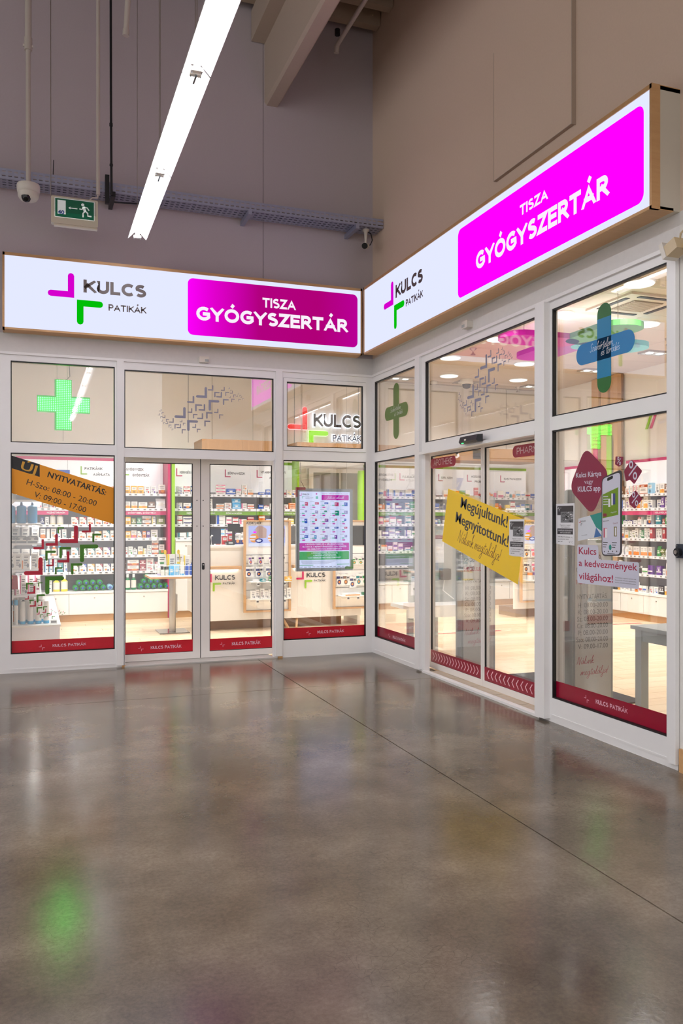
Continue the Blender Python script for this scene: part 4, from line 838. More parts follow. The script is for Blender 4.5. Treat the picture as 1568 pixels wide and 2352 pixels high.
# ------------------------------------------------------------------ goods: unit meshes, one design each, coloured per object
P_W = mat('carton_white', (236, 233, 228), .45); P_A = objcol('carton_colour'); P_D = objcol('carton_colour_dark', .45); P_K = mat('carton_ink', (70, 66, 74), .5)
P_B = mat('cap_blue', (30, 70, 190), .35); P_C = mat('cap_white', (232, 232, 232), .35); P_L = mat('label_white', (228, 224, 214), .5); P_O = mat('carton_orange', (232, 140, 50), .45); P_G = mat('carton_leaf', (96, 140, 60), .45)
def carton(k):
    b = MB(); base = P_A if k in (2, 5) else P_W
    b.box(-.5, .5, 0, 1, -1, 0, base)
    e = .004
    def q(a, c, d, f, m, z=e): b.add([(a, d, z), (c, d, z), (c, f, z), (a, f, z)], [(0, 1, 2, 3)], m)
    def lines(a, c, ys, m=P_K):
        for i, y in enumerate(ys): q(a, c - .1 * (i % 2), y, y + .035, m, e * 1.5)
    if k == 0: q(-.5, .5, .72, 1, P_A); q(-.5, .5, 0, .12, P_A); lines(-.36, .3, (.52, .44, .36)); q(-.3, .1, .8, .9, P_W, e * 2)
    if k == 1:
        b.add([(.05, 1, e), (.5, .55, e), (.5, 1, e)], [(0, 1, 2)], P_A); b.add([(x, y, e * 2) for x, y in ell(.32, .85, .07, .05, 8)], [tuple(range(8))], P_W)
        lines(-.4, .0, (.66, .6)); b.add([(x, y, e) for x, y in ell(-.18, .26, .2, .13, 10)], [tuple(range(10))], P_O); b.add([(x, y, e * 2) for x, y in ell(.16, .2, .16, .1, 10)], [tuple(range(10))], P_A)
    if k == 2: q(-.38, .38, .5, .82, P_W); lines(-.28, .28, (.7, .6)); b.add([(x, y, e) for x, y in ell(0, .25, .24, .16, 10)], [tuple(range(10))], P_D)
    if k == 3: q(-.5, .5, 0, .42, P_A); lines(-.34, .34, (.8, .72, .6)); b.add([(x, y, e * 2) for x, y in ell(.1, .3, .26, .16, 10)], [tuple(range(10))], P_O)
    if k == 4: lines(-.34, .34, (.82, .74)); q(-.34, .2, .52, .62, P_A); lines(-.34, .1, (.4, .32, .24)); b.add([(x, y, e) for x, y in ell(.2, .25, .17, .14, 10)], [tuple(range(10))], P_A)
    if k == 5: q(-.5, .5, .3, .42, P_W); lines(-.3, .3, (.8, .7), P_W); b.add([(x, y, e) for x, y in ell(0, .56, .2, .1, 10)], [tuple(range(10))], P_W)
    if k == 6: q(-.5, -.26, 0, 1, P_A); lines(-.16, .4, (.74, .64, .54)); q(-.16, .3, .2, .3, P_D)
    return mesh_of(b, 'carton')
def mesh_of(b, name):
    me = bpy.data.meshes.new(name); me.from_pydata(b.v, [], b.f)
    for m in b.mats: me.materials.append(m)
    me.polygons.foreach_set('material_index', b.m); me.polygons.foreach_set('use_smooth', b.smooth); me.update(); return me
def lathem(prof, ms, name, lab=None):
    b = MB(); b.lathe([(r, h) for r, h in prof], (0, 0, -.5), None, 12, axis=1, ms=ms); return mesh_of(b, name)
GOODS = {'carton%d' % k: carton(k) for k in range(7)}
GOODS['bottle'] = lathem([(.46, 0), (.5, .03), (.5, .14), (.5, .5), (.5, .62), (.2, .74), (.2, .78), (.24, .79), (.24, .98), (.2, 1)], [P_A, P_A, P_L, P_L, P_A, P_A, P_C, P_C, P_C], 'bottle')
GOODS['capbottle'] = lathem([(.48, 0), (.5, .02), (.5, .13), (.47, .14), (.5, .16), (.5, .5), (.42, .97), (.4, 1)], [P_A, P_A, P_W, P_W, P_W, P_W, P_W], 'tube')
GOODS['jar'] = lathem([(.48, 0), (.5, .04), (.5, .6), (.48, .66), (.5, .68), (.5, .97), (.46, 1)], [P_L, P_L, P_L, P_A, P_A, P_A], 'jar')
GOODS['spray'] = lathem([(.46, 0), (.5, .02), (.5, .76), (.36, .8), (.42, .81), (.42, .98), (.38, 1)], [P_W, P_W, P_W, P_A, P_A, P_A], 'spray_can')
GOODS['gel'] = lathem([(.42, 0), (.5, .05), (.5, .7), (.46, .8), (.15, .86), (.12, .95), (.1, 1)], [P_A, P_A, P_A, P_A, P_D, P_D], 'gel_bottle')
pb = MB(); pb.add([(-.5, 0, -.3), (.5, 0, -.3), (.5, 0, -.1), (-.5, 0, -.1), (-.42, .5, -.6), (.42, .5, -.6), (.45, .5, 0), (-.45, .5, 0), (-.5, 1, -.42), (.5, 1, -.42), (.5, 1, -.36), (-.5, 1, -.36)],
  [(0, 1, 2, 3), (3, 2, 6, 7), (7, 6, 10, 11), (1, 0, 4, 5), (5, 4, 8, 9), (0, 3, 7, 4), (4, 7, 11, 8), (2, 1, 5, 6), (6, 5, 9, 10), (8, 11, 10, 9)], P_A); pb.add([(-.25, .3, -.02), (.25, .3, -.02), (.25, .6, .004), (-.25, .6, .004)], [(0, 1, 2, 3)], P_L)
GOODS['pouch'] = mesh_of(pb, 'pouch')
wb = MB(); wb.lathe([(.03, .02), (.16, .0), (.17, -.06), (.17, -.08), (.3, -.1), (.46, -.2), (.5, -.3), (.5, -.95), (.44, -1)], (0, .5, 0), None, 16, axis=2, ms=[P_B, P_B, P_B, P_D, P_A, P_A, P_A, P_D])
GOODS['waterbottle'] = mesh_of(wb, 'water_bottle')
NOUN = {'bottle': ('medicine_bottle', 'bottle'), 'capbottle': ('cream_tube', 'tube'), 'jar': ('pill_jar', 'jar'), 'spray': ('spray_can', 'can'), 'gel': ('gel_bottle', 'bottle'), 'pouch': ('pouch', 'pouch'), 'waterbottle': ('water_bottle', 'bottle')}
DESC = {0: 'white carton with {c} ends', 1: 'white carton with {c} corner', 2: '{c} carton with white label', 3: 'white carton with {c} lower half', 4: 'white carton with {c} dot', 5: '{c} carton with white stripe', 6: 'white carton with {c} side stripe'}
COL = {'red': (196, 30, 40), 'crimson': (150, 20, 40), 'orange': (236, 130, 30), 'amber': (242, 176, 40), 'yellow': (246, 214, 60), 'green': (60, 150, 70), 'dark green': (14, 120, 66), 'teal': (20, 130, 140), 'sky blue': (70, 170, 220), 'blue': (30, 90, 190), 'navy': (30, 40, 110), 'violet': (110, 60, 150), 'pink': (226, 110, 150), 'brown': (120, 84, 60), 'cream': (240, 222, 184), 'grey': (130, 130, 136), 'black': (34, 32, 34), 'white': (238, 238, 238), 'pale blue': (150, 200, 226), 'olive': (120, 130, 50), 'rust': (170, 70, 40), 'lilac': (190, 170, 220), 'clear blue': (70, 150, 205), 'deep green': (20, 150, 66)}
SEEN = {}
def good(kind, col, M, u, v, n, w, h, d, where, cat=None, group=None, roll=0, label=None):
    me = GOODS[kind]
    if kind.startswith('carton'): nm, ct, ds = 'carton', 'box', DESC[int(kind[6])].format(c=col)
    else: nm, ct = NOUN[kind]; ds = f'{col} {nm.replace("_", " ")}'
    o = bpy.data.objects.new(nm, me); C.objects.link(o)
    o.matrix_world = M @ Matrix.Translation((u, v, n)) @ Matrix.Rotation(roll, 4, 'Y') @ Matrix.Diagonal((w, h, d, 1))
    o.color = lin(COL[col]); lab = label or f'{ds}, {where}'
    SEEN[lab] = SEEN.get(lab, 0) + 1
    if SEEN[lab] > 1: lab += f', {ORD[SEEN[lab] - 1]} such'
    o['label'] = lab; o['category'] = cat or ct; o['group'] = group or 'goods on the shop shelves'; return o
# ------------------------------------------------------------------ wall shelving
LEV = [1.93, 1.70, 1.45, 1.24, .98, .73]; SHN = ['top', 'second', 'third', 'fourth', 'fifth', 'sixth', 'lowest']
HEADW = mat('header_panel', (244, 244, 246), .4, emit=.22, ecol=(250, 250, 255)); TAGM = mat('price_tag', (226, 226, 224), .4); TAGI = mat('tag_ink', (120, 120, 122), .5)  # faint header glow stands in for LED light falling from above
def shelving(M, u0, u1, label, lev, header, lcol, strip, scol, stripmat, topmat, base=True, basev=.45, drawers=2, sd=.38, bd=.55, solid=None, top=2.5, side=None):
    """back panel plane at n=0, shelf fronts at n=sd, cabinet front at n=bd"""
    t = thing('shelving_bay', label, 'shelving', tuple(M @ Vector(((u0 + u1) / 2, 0, bd / 2))))
    one(M, u0, u1, .0, top, -.02, 0, SHELFBACK, 'back_panel', t)
    h = one(M, u0 + .002, u1 - .002, 1.98, top - .045, 0, .012, HEADW, 'header_panel', t)
    one(M, u0, u1, top - .045, top, 0, .02, topmat, 'top_rail', t)
    for (lu, kind, txts) in header:
        MB(M).prism(lpoly('L', lu, 2.235, .1, .018, .13), .0125, .014, lcol if kind is None else kind).build('corner_mark', h)
        for (s, a, b_, v) in txts:
            caps(MB(M), s, a, b_, v, .04, .0135, INK, .22).build('lettering', h)
    for i, v in enumerate(lev):
        s = one(M, u0 + .004, u1 - .004, v - .016, v, 0, sd, SHELFM, 'shelf', t)
        MB(M).box(u0 + .004, u1 - .004, v - .035, v + .008, sd, sd + .006, SHELFM).build('edge_strip', s)
        g = MB(M); x = u0 + .05
        while x < u1 - .06:
            g.box(x, x + .05, v - .032, v + .006, sd + .006, sd + .012, TAGM).box(x + .008, x + .042, v - .022, v - .004, sd + .0121, sd + .0125, TAGI); x += random.choice((.085, .1, .12))
        g.build('price_tags', s, 'stuff')
    if strip:
        s = one(M, u0 + .004, u1 - .004, lev[1] - .098, lev[1] - .036, sd - .012, sd - .002, stripmat, 'category_strip', t)
        for (tx, a, b_) in strip: caps(MB(M), tx, a, b_, lev[1] - .08, .027, sd - .001, PAPER, .2).build('lettering', s)
    bv = solid or basev
    if base:
        one(M, u0, u1, .1, bv - .03, 0, bd - .02, SHOPW, 'cabinet', t); one(M, u0 - .0, u1 + .0, bv - .03, bv, 0, bd + .01, SHOPW, 'cabinet_top', t)
        one(M, u0, u1, 0, .1, .02, bd - .03, OAK, 'kick_plate', t); w = (u1 - u0) / drawers
        for k in range(drawers):
            a, b_ = u0 + w * k + .004, u0 + w * (k + 1) - .004; d = one(M, a, b_, .11, bv - .036, bd - .02, bd, SHOPW, 'cabinet_door', t)
            MB(M).prism(ell((a + b_) / 2, bv - .1, .012, n=12), bd, bd + .004, STEEL).build('lock', d)
    if side: one(M, side[0], side[1], .1, 2.05, 0, sd + .02, ACRYL, 'side_panel', t)
    return t
BK = FAy(13.6); RK = FBx(9.15)
STUFF = MB()
def far_good(kind, col, M, u, v, n, w, h):
    cm = mat('far_' + col.replace(' ', '_'), COL[col], .45); STUFF.M = M
    if kind.startswith('carton'):
        k = int(kind[6]); STUFF.box(u - w / 2, u + w / 2, v, v + h, n - w * .5, n, cm if k in (2, 5) else P_W)
        a, b_ = {0: (.72, 1), 1: (.5, .95), 2: (.4, .8), 3: (0, .42), 4: (.35, .6), 5: (.3, .45), 6: (0, 1)}[k]
        STUFF.box(u - w * .46, u + w * (.46 if k != 6 else -.2), v + h * a, v + h * b_, n, n + .001, P_W if k in (2, 5) else cm).box(u - w * .3, u + w * .25, v + h * .2, v + h * .26, n + .001, n + .002, P_K)
    else: STUFF.lathe([(w * .5, 0), (w * .5, h * .7), (w * .25, h * .76), (w * .25, h)], (u, v, n - w / 2), None, 8, axis=1, ms=[cm, cm, P_C, P_C])
def row(M, u0, u1, v, sd, items, where, gap=.012, hmax=.2, n=None, far=False):
    """items: (kind, colour, w, h[, stack]) repeated left to right until the run is full"""
    u = u0 + .02; k = 0; i = 0
    while k < len(items) if n == 'once' else u < u1:
        kind, col, w, h, *st = items[k % len(items)]; k += 1
        if kind == '': u += w; continue
        if u + w > u1: break
        for s in range(st[0] if st else 1):
            if far: far_good(kind, col, M, u + w / 2, v + s * h + .0008, sd - .02, w, h); continue
            good(kind, col, M, u + w / 2, v + s * h + .0008, sd - .02 - random.uniform(0, .03), w, h, min(.16, max(w * .5, .06)) if kind.startswith('carton') else w,
                 f'{ORD[min(i, 19)]} from left, {where}')
            i += 1
        u += w + gap + random.uniform(0, .008)
c = lambda k, col, w=.075, h=.11, st=1: ('carton%d' % k, col, w, h, st)
gp = lambda w: ('', '', w, 0)
T = 'the '
# bay one: cosmetics
shelving(BK, -.28, .47, 'cosmetics shelving bay at the far left of the back wall with pink strip', LEV, [], MAGENTA, [('KOZMETIKUMOK', .16, .42)], None, PINKSTRIP, PINKSTRIP, drawers=2)
L1 = '{} shelf, cosmetics bay'
row(BK, .0, .47, LEV[1], .38, [c(4, 'pink'), c(0, 'orange'), c(4, 'red')], L1.format(SHN[1]))
row(BK, .05, .47, LEV[2], .38, [c(5, 'navy', .05, .12), c(4, 'grey', .05, .12), ('bottle', 'cream', .085, .2), ('bottle', 'cream', .095, .2), c(1, 'navy', .055, .17), c(1, 'navy', .055, .17)], L1.format(SHN[2]), n='once')
row(BK, .05, .47, LEV[3], .38, [c(3, 'orange', .07, .15), ('spray', 'navy', .05, .19), c(4, 'orange', .07, .15), c(6, 'blue', .05, .13), c(4, 'teal', .06, .14), c(2, 'sky blue', .06, .17)], L1.format(SHN[3]), n='once')
row(BK, .05, .47, LEV[4], .38, [('bottle', 'pale blue', .07, .15), ('bottle', 'white', .06, .16), ('bottle', 'orange', .075, .17), ('spray', 'sky blue', .05, .15), ('spray', 'blue', .05, .14)], L1.format(SHN[4]), n='once')
row(BK, .05, .47, LEV[5], .38, [c(6, 'sky blue', .045, .2), c(6, 'sky blue', .045, .2), c(6, 'sky blue', .045, .2), c(6, 'sky blue', .045, .2), c(5, 'teal', .075, .15), c(4, 'blue', .045, .17)], L1.format(SHN[5]), n='once')
row(BK, .12, .47, .45, .49, [c(6, 'sky blue', .09, .2), ('bottle', 'yellow', .1, .22), ('bottle', 'yellow', .1, .24)], 'cosmetics cabinet top', n='once')
# bay two: recommended
shelving(BK, .47, 1.2, 'shelving bay of recommended goods behind the slanted orange sticker', LEV, [(.66, LIME, [('PATIKÁNK', .72, .99, 2.31), ('AJÁNLATA', .85, 1.1, 2.22)])], LIME, [], None, PINKSTRIP, PINKSTRIP, drawers=1)
o = MB(BK).prism([(.22, 2.3), (.5, 2.3), (.5, 2.0), (.34, 2.0)], .013, .016, mat('poster_blue', (10, 80, 190), .4)).text('Ve', .3, .47, 2.13, .1, .0165, PAPER, .02).build('wall_poster'); tag(o, 'blue slanted poster behind the orange sticker on the cosmetics header', 'poster')
L2 = '{} shelf, recommended bay'
row(BK, .49, 1.2, LEV[0], .38, [c(3, 'red'), c(3, 'red'), c(1, 'orange'), c(4, 'red')], L2.format(SHN[0]))
row(BK, .49, 1.2, LEV[1], .38, [c(4, 'amber'), c(1, 'teal')], L2.format(SHN[1]))
row(BK, .49, 1.2, LEV[2], .38, [c(1, 'red', .1, .115)], L2.format(SHN[2]))
row(BK, .49, 1.2, LEV[3], .38, [c(1, 'pink', .1, .11), c(1, 'rust', .1, .11), c(1, 'brown', .1, .11), c(1, 'amber', .1, .11), c(1, 'teal', .1, .12), c(1, 'sky blue', .1, .12)], L2.format(SHN[3]))
row(BK, .49, 1.2, LEV[4], .38, [c(1, 'teal', .1, .12), c(1, 'green', .1, .12), c(1, 'teal', .1, .12), c(1, 'crimson', .1, .12), c(1, 'violet', .1, .12), c(1, 'grey', .1, .12)], L2.format(SHN[4]))
row(BK, .49, 1.2, LEV[5], .38, [c(1, 'olive', .1, .12), c(1, 'blue', .1, .12), c(1, 'amber', .1, .12), c(1, 'crimson', .1, .12), c(1, 'navy', .1, .12), c(1, 'orange', .1, .12)], L2.format(SHN[5]))
def water(u0, rows, col, bay):
    i = 0
    for r_, (n, off) in enumerate(rows):
        for k in range(n):
            good('waterbottle', col, BK, u0 + off + .1 * k, .451 + .0745 * r_, .5 - .02 * r_, .088, .088, .28, f'{ORD[i]} in the lying stack, {bay}', group='lying water bottles'); i += 1
water(.57, [(5, 0), (4, .05)], 'deep green', 'recommended bay cabinet top')
water(1.07, [(2, 0)], 'pale blue', 'right on the recommended bay cabinet')
# bay three: herbal teas
shelving(BK, 1.2, 1.93, 'herbal tea shelving bay with pink strip, left of the pink and lime uprights', LEV, [(1.3, LIME, [('GYÓGYVIZEK', 1.35, 1.62, 2.31), ('GYÓGYTEÁK', 1.45, 1.71, 2.22)])], LIME, [('GYÓGYVIZEK, GYÓGYTEÁK', 1.34, 1.77)], None, PINKSTRIP, PINKSTRIP, drawers=1)
L3 = '{} shelf, tea bay'
row(BK, 1.21, 1.93, LEV[0], .38, [c(6, 'green', .04, .12), c(2, 'amber', .09, .125), c(2, 'amber', .09, .125), c(2, 'amber', .09, .125), c(4, 'red', .075, .12), c(4, 'violet', .08, .12), gp(.02), c(3, 'rust', .1, .15)], L3.format(SHN[0]), n='once')
row(BK, 1.21, 1.93, LEV[1], .38, [c(2, 'yellow', .05, .11), c(3, 'amber', .09, .11), c(3, 'amber', .09, .11), c(3, 'amber', .13, .1), c(5, 'brown', .1, .11), ('pouch', 'white', .15, .16)], L3.format(SHN[1]), n='once')
row(BK, 1.21, 1.93, LEV[2], .38, [c(2, 'yellow', .06, .12), c(2, 'amber', .08, .12), c(5, 'olive', .06, .1), c(5, 'dark green', .07, .11), c(3, 'brown', .13, .068, 2), c(6, 'yellow', .055, .13), ('pouch', 'olive', .13, .15)], L3.format(SHN[2]), n='once')
row(BK, 1.21, 1.93, LEV[3], .38, [c(2, 'yellow', .06, .11), c(2, 'amber', .08, .11), c(3, 'pink', .08, .12), c(1, 'navy', .06, .11), c(2, 'orange', .05, .11), c(2, 'violet', .05, .11), c(4, 'olive', .1, .13), c(4, 'green', .12, .1)], L3.format(SHN[3]), n='once')
row(BK, 1.21, 1.93, LEV[4], .38, [c(4, 'rust', .045, .19), c(4, 'red', .06, .12), c(4, 'green', .065, .13), c(0, 'black', .06, .12), c(3, 'amber', .07, .13), c(6, 'yellow', .05, .1), c(4, 'teal', .065, .075, 2), c(3, 'rust', .1, .075, 3), c(3, 'green', .08, .16)], L3.format(SHN[4]), n='once', gap=.005)
row(BK, 1.21, 1.93, LEV[5], .38, [c(5, 'brown', .09, .085, 2), c(3, 'rust', .17, .085, 2), c(5, 'crimson', .09, .085, 2), c(4, 'red', .11, .095, 2), c(0, 'crimson', .1, .14)], L3.format(SHN[5]), n='once')
water(1.53, [(5, 0), (3, .05), (1, .1)], 'deep green', 'tea bay cabinet top')
for k, u in enumerate((1.25, 1.33, 1.42)): good('bottle', 'dark green', BK, u, .4508, .49, .078, .24, .078, f'{ORD[k]} of three on the herbal tea cabinet top')
t = thing('partition_panel', 'pink and lime upright panel pair between the tea bay and the counter shelves', 'panel', (1.97, 13.3, 0))
one(BK, 1.935, 1.975, 0, 2.6, -.02, .5, mat('panel_pink', (196, 20, 96), .4), 'pink_board', t); one(BK, 1.978, 1.992, 0, 2.6, -.02, .5, BLACK, 'dark_board', t); one(BK, 1.995, 2.045, 0, 2.6, -.02, .5, LIME, 'lime_board', t)
MB(BK).box(2.05, 2.11, .95, 2.06, .38, .4, ACRYL).box(2.11, 2.116, .95, 2.06, .3, .41, ACRYL).build('acrylic_wing', t)
# counter shelves
CL = LEV[:4]
def rnd_items(pal, n, wr=(.06, .12), hr=(.05, .12), kinds=(0, 2, 4, 5, 6, 3), st=(1, 1, 2), extra=()):
    r = []
    for k in range(n):
        if extra and random.random() < .22: r.append((random.choice(extra), random.choice(pal), random.uniform(.045, .06), random.uniform(.09, .13), 1)); continue
        h = random.uniform(*hr); r.append(('carton%d' % random.choice(kinds), random.choice(pal), random.uniform(*wr), h, min(random.choice(st), int(.185 / h)) if h < .09 else 1))
    return r
bays = [(2.05, 2.68, 'circulation', 'KERINGÉSI PROBLÉMÁK', [('KERINGÉSI PROBLÉMÁK', 2.2, 2.6, 2.28)], 2.14, ['blue', 'teal', 'navy', 'red', 'sky blue']),
        (2.68, 3.38, 'skin care', 'BŐRPANASZOK', [('BŐRPANASZOK', 2.99, 3.28, 2.28)], 2.94, ['sky blue', 'blue', 'orange', 'red', 'pink', 'violet']),
        (3.38, 4.1, 'vitamin', 'VITAMINOK, ÁSVÁNYI ANYAGOK', [('VITAMINOK, ÁSVÁNYI', 3.55, 3.98, 2.31), ('ANYAGOK', 3.7, 3.92, 2.22)], 3.48, ['orange', 'yellow', 'crimson', 'blue', 'green'])]
for u0, u1, nm_, st, hd, lu, pal in bays:
    shelving(BK, u0, u1, f'white {nm_} shelving bay behind the counter with a green strip', CL, [(lu, MAGENTA, hd)], MAGENTA, [(st, u0 + .2, u0 + .2 + .024 * len(st))], None, LIMESTRIP, LIME, solid=1.22, drawers=2)
    for i, v in enumerate(CL):
        row(BK, u0 + .03, u1, v, .38, rnd_items(pal, 9, (.07, .15), (.035, .1), st=(1, 2, 2, 3)), f'{SHN[i]} shelf, {nm_} bay', far=i > 1)
one(BK, 4.104, 4.14, 1.2, 2.56, 0, .3, LIME, 'x').name = 'upright_panel'; tag(bpy.data.objects['upright_panel'], 'lime green upright ending the counter shelves beside the staff window', 'panel')
bays2 = [(5.42, 6.02, 'allergy', 'ALLERGIA', [('ALLERGIA', 5.62, 5.85, 2.31), ('FÉNYVÉDELEM', 5.62, 5.95, 2.22)], 5.5, ['violet', 'blue', 'pink', 'orange'], 'FÉNYVÉDELEM'),
         (6.02, 6.76, 'pain relief', 'FÁJDALOM', [('FÁJDALOM', 6.16, 6.45, 2.28)], 6.1, ['blue', 'violet', 'green', 'teal'], 'FÁJDALOM, LÁZ'),
         (6.76, 7.38, 'nose and eye', '', [('ORR, SZEM', 6.93, 7.16, 2.28)], 6.87, ['violet', 'navy', 'pale blue', 'green', 'orange'], 'ORR, SZEM'),
         (7.38, 8.03, 'joint care', '', [('MOZGÁSSZERVI', 7.55, 7.86, 2.31), ('PROBLÉMÁK', 7.62, 7.89, 2.22)], 7.46, ['red', 'orange', 'amber', 'pink'], 'MOZGÁSSZERVI'),
         (8.03, 8.72, 'stomach care', '', [('HASI PANASZOK', 8.24, 8.62, 2.28)], 8.16, ['sky blue', 'red', 'yellow', 'teal', 'blue', 'orange'], 'HASI PANASZOK')]
for u0, u1, nm_, st, hd, lu, pal, sx in bays2:
    shelving(BK, u0, u1, f'{nm_} shelving bay of the back wall, seen through the sliding door side', LEV, [(lu, MAGENTA, hd)], MAGENTA, [(sx, u0 + .18, u0 + .18 + .024 * len(sx))], None, LIMESTRIP, LIME, drawers=2)
    for i, v in enumerate(LEV[:5]):
        row(BK, u0 + .02, u1, v, .38, rnd_items(pal, 9, (.07, .12), (.06, .14), extra=('bottle', 'jar', 'spray')), f'{SHN[i]} shelf, {nm_} bay', far=True)
# right wall shelving
LV = [1.92, 1.70, 1.45, 1.235, .97, .69]
for u0, u1, nm_, hd, lu, st in ((-11.25, -10.2, 'women care', [], 0, [('TIKA', -11.2, -11.1)]), (-10.2, -9.1, 'heart care', [('HÖLGYEK, URAK', -10.05, -9.6, 2.31), ('KERINGÉS', -9.9, -9.6, 2.22)], -10.12, [('HÖLGYEK, URAK, KERINGÉS', -10.15, -9.6)])):
    hd_ = [(lu, LIME, hd)] if hd else [(-11.1, LIME, [])]
    shelving(RK, u0, u1, f'{nm_} shelving bay on the right wall, seen behind the phone sticker', LV, hd_, LIME, st, None, PINKSTRIP, PINKSTRIP, basev=.42, drawers=2)
    sets = {0: [c(4, 'black', .07, .15), c(3, 'amber', .09, .15), c(5, 'brown', .1, .14), gp(.03), c(4, 'red', .09, .11), c(6, 'pale blue', .08, .14), c(6, 'pink', .05, .15), c(6, 'pink', .05, .14), c(0, 'rust', .18, .15), c(2, 'pale blue', .09, .17)],
            1: [c(4, 'navy', .1, .13), c(5, 'violet', .06, .17), c(4, 'violet', .06, .16), c(6, 'blue', .07, .14), c(4, 'violet', .07, .17), c(4, 'rust', .07, .12), ('jar', 'amber', .085, .14), c(3, 'orange', .08, .16), c(6, 'amber', .04, .14), c(3, 'amber', .09, .18)],
            2: [c(5, 'teal', .1, .17), c(5, 'rust', .05, .09), ('pouch', 'green', .1, .18), c(0, 'navy', .1, .075), c(0, 'navy', .1, .075), c(6, 'navy', .1, .07), c(0, 'crimson', .08, .12), ('jar', 'black', .07, .12), c(3, 'navy', .1, .16)],
            3: [c(4, 'grey', .05, .16), c(4, 'black', .05, .16), c(2, 'red', .05, .17), gp(.06), c(3, 'violet', .06, .17), c(3, 'amber', .075, .13), c(6, 'green', .06, .11), c(4, 'olive', .08, .13), c(4, 'black', .06, .16), c(4, 'green', .05, .13), c(5, 'dark green', .05, .13)],
            4: [('pouch', 'green', .08, .16), c(5, 'olive', .08, .06, 2), ('pouch', 'white', .12, .17), ('pouch', 'white', .1, .16)] + [c(3, 'orange', .07, .14)] * 8,
            5: [c(5, 'violet', .1, .14), c(6, 'navy', .08, .1), c(3, 'orange', .05, .19), c(4, 'pale blue', .12, .12), c(2, 'sky blue', .06, .09), c(2, 'navy', .06, .09), ('jar', 'white', .075, .13), ('jar', 'black', .075, .12), c(4, 'green', .12, .09)],
            6: [c(4, 'red', .07, .1), c(4, 'blue', .08, .1), c(5, 'black', .055, .13), c(5, 'black', .055, .13), c(3, 'amber', .06, .13), c(4, 'pale blue', .09, .13), c(4, 'olive', .1, .12), c(6, 'grey', .09, .08), c(3, 'orange', .07, .15)]}
    for i, v in enumerate(LV + [.42]):
        row(RK, u0 + .02, u1, v, .38 if i < 6 else .5, sets[i], f'{SHN[i]} shelf, {nm_} bay', far=i > 4 and u0 < -11)
shelving(RK, -12.95, -12.35, 'narrow pink framed shelving bay on the right wall left of the wooden slats', LV, [], LIME, [], None, PINKSTRIP, PINKSTRIP, basev=.42, drawers=1)
for i, v in enumerate(LV): row(RK, -12.93, -12.35, v, .38, rnd_items(['pale blue', 'pink', 'green', 'lilac'], 6), '', far=True)
one(RK, -12.99, -12.955, .4, 2.5, .0, .1, PINKSTRIP, 'frame_upright'); tag(bpy.data.objects['frame_upright'], 'pink upright edging the narrow bay on the right wall', 'panel')
so = STUFF.build('far_goods', None, 'stuff'); tag(so, 'small mixed cartons and bottles filling the far shelves beyond the sliding door', 'goods')
t = thing('slat_column', 'tall column of beech slats on the right wall between the shelving bays', 'panel', (9.1, 11.75, 0))
for k in range(6): one(RK, -12.1 + .125 * k, -12.0 + .125 * k, 0, 3.96, 0, .06 + .03 * (k % 2), BEECHZ, 'slat', t)
one(RK, -12.12, -11.36, 0, 3.96, -.02, .01, DARKOAK, 'backing_board', t)
one(RK, -11.98, -11.87, 1.9, 2.95, .1, .12, PINKSTRIP, 'pink_board', t); one(RK, -11.62, -11.5, 1.7, 2.95, .1, .12, LIME, 'lime_board', t)
t = thing('wall_lettering', 'white brush lettering with coloured strokes high on the right wall', 'sign', (9.15, 10.6, 3.0))
hand(MB(FBx(9.19)), 'Szív', -10.55, -9.7, 3.05, .13, .01, PAPER, 0, .32).build('handwriting', t)
for u, m in ((-10.85, LIME), (-10.75, PINKSTRIP)): MB(FBx(9.19)).prism([(u, 2.98), (u + .05, 2.98), (u + .16, 3.2), (u + .11, 3.2)], 0, .01, m).build('stroke', t)
# ------------------------------------------------------------------ bulkhead, glowing wall logo, staff window
BH = FAy(12.9); BKO = wood('bulkhead_oak', (184, 142, 98), (150, 110, 72), 2)
for a, b_, lab in ((2.43, 3.72, 'left oak ceiling bulkhead above the counter shelves'), (3.98, 8.6, 'right long oak bulkhead above the shelves with the numeral')):
    t = thing('bulkhead', lab, 'bulkhead', ((a + b_) / 2, 13.2, 2.57)); n = int((b_ - a) / 1.2) + 1; w = (b_ - a) / n
    for k in range(n): one(BH, a + w * k + .001, a + w * (k + 1) - .001, 2.57, 2.79, -.02, 0, BKO, 'front_board', t)
    one(BH, a, b_, 2.57, 2.59, -.68, -.02, BKO, 'soffit_board', t); one(BH, a, a + .02, 2.59, 2.79, -.68, -.02, BKO, 'end_board', t)
    if a > 3.9:
        caps(MB(BH), '3', 6.78, 6.93, 2.6, .16, .003, PAPER, .2).build('numeral', t)
        MB(BH).box(7.2, 7.45, 2.6, 2.76, -.1, .001, DARKM).build('speaker_niche', t)
    for v in (13.6,): MB().tube([(a + .3, v, 2.75), (a + .3, v, 4.0)], .006, STEEL).tube([(b_ - .3, v, 2.75), (b_ - .3, v, 4.0)], .006, STEEL).build('hanger', t)
t = thing('glowing_wall_logo', 'backlit wall logo with red and lime corner marks above the right bulkhead', 'sign', (4.7, 13.65, 2.87)); GW = FAy(13.66)
GR = emis('logo_red', (255, 70, 62), .95); GLM = emis('logo_lime', (160, 240, 0), .95); LG = mat('logo_grey', (84, 84, 92), .4)
MB(GW).prism(lpoly('J', 4.385, 3.085, .345, .078, .385), 0, .03, GR).build('corner_mark', t); MB(GW).prism(lpoly('G', 4.42, 3.066, .35, .078, .37), 0, .03, GLM).build('corner_mark', t)
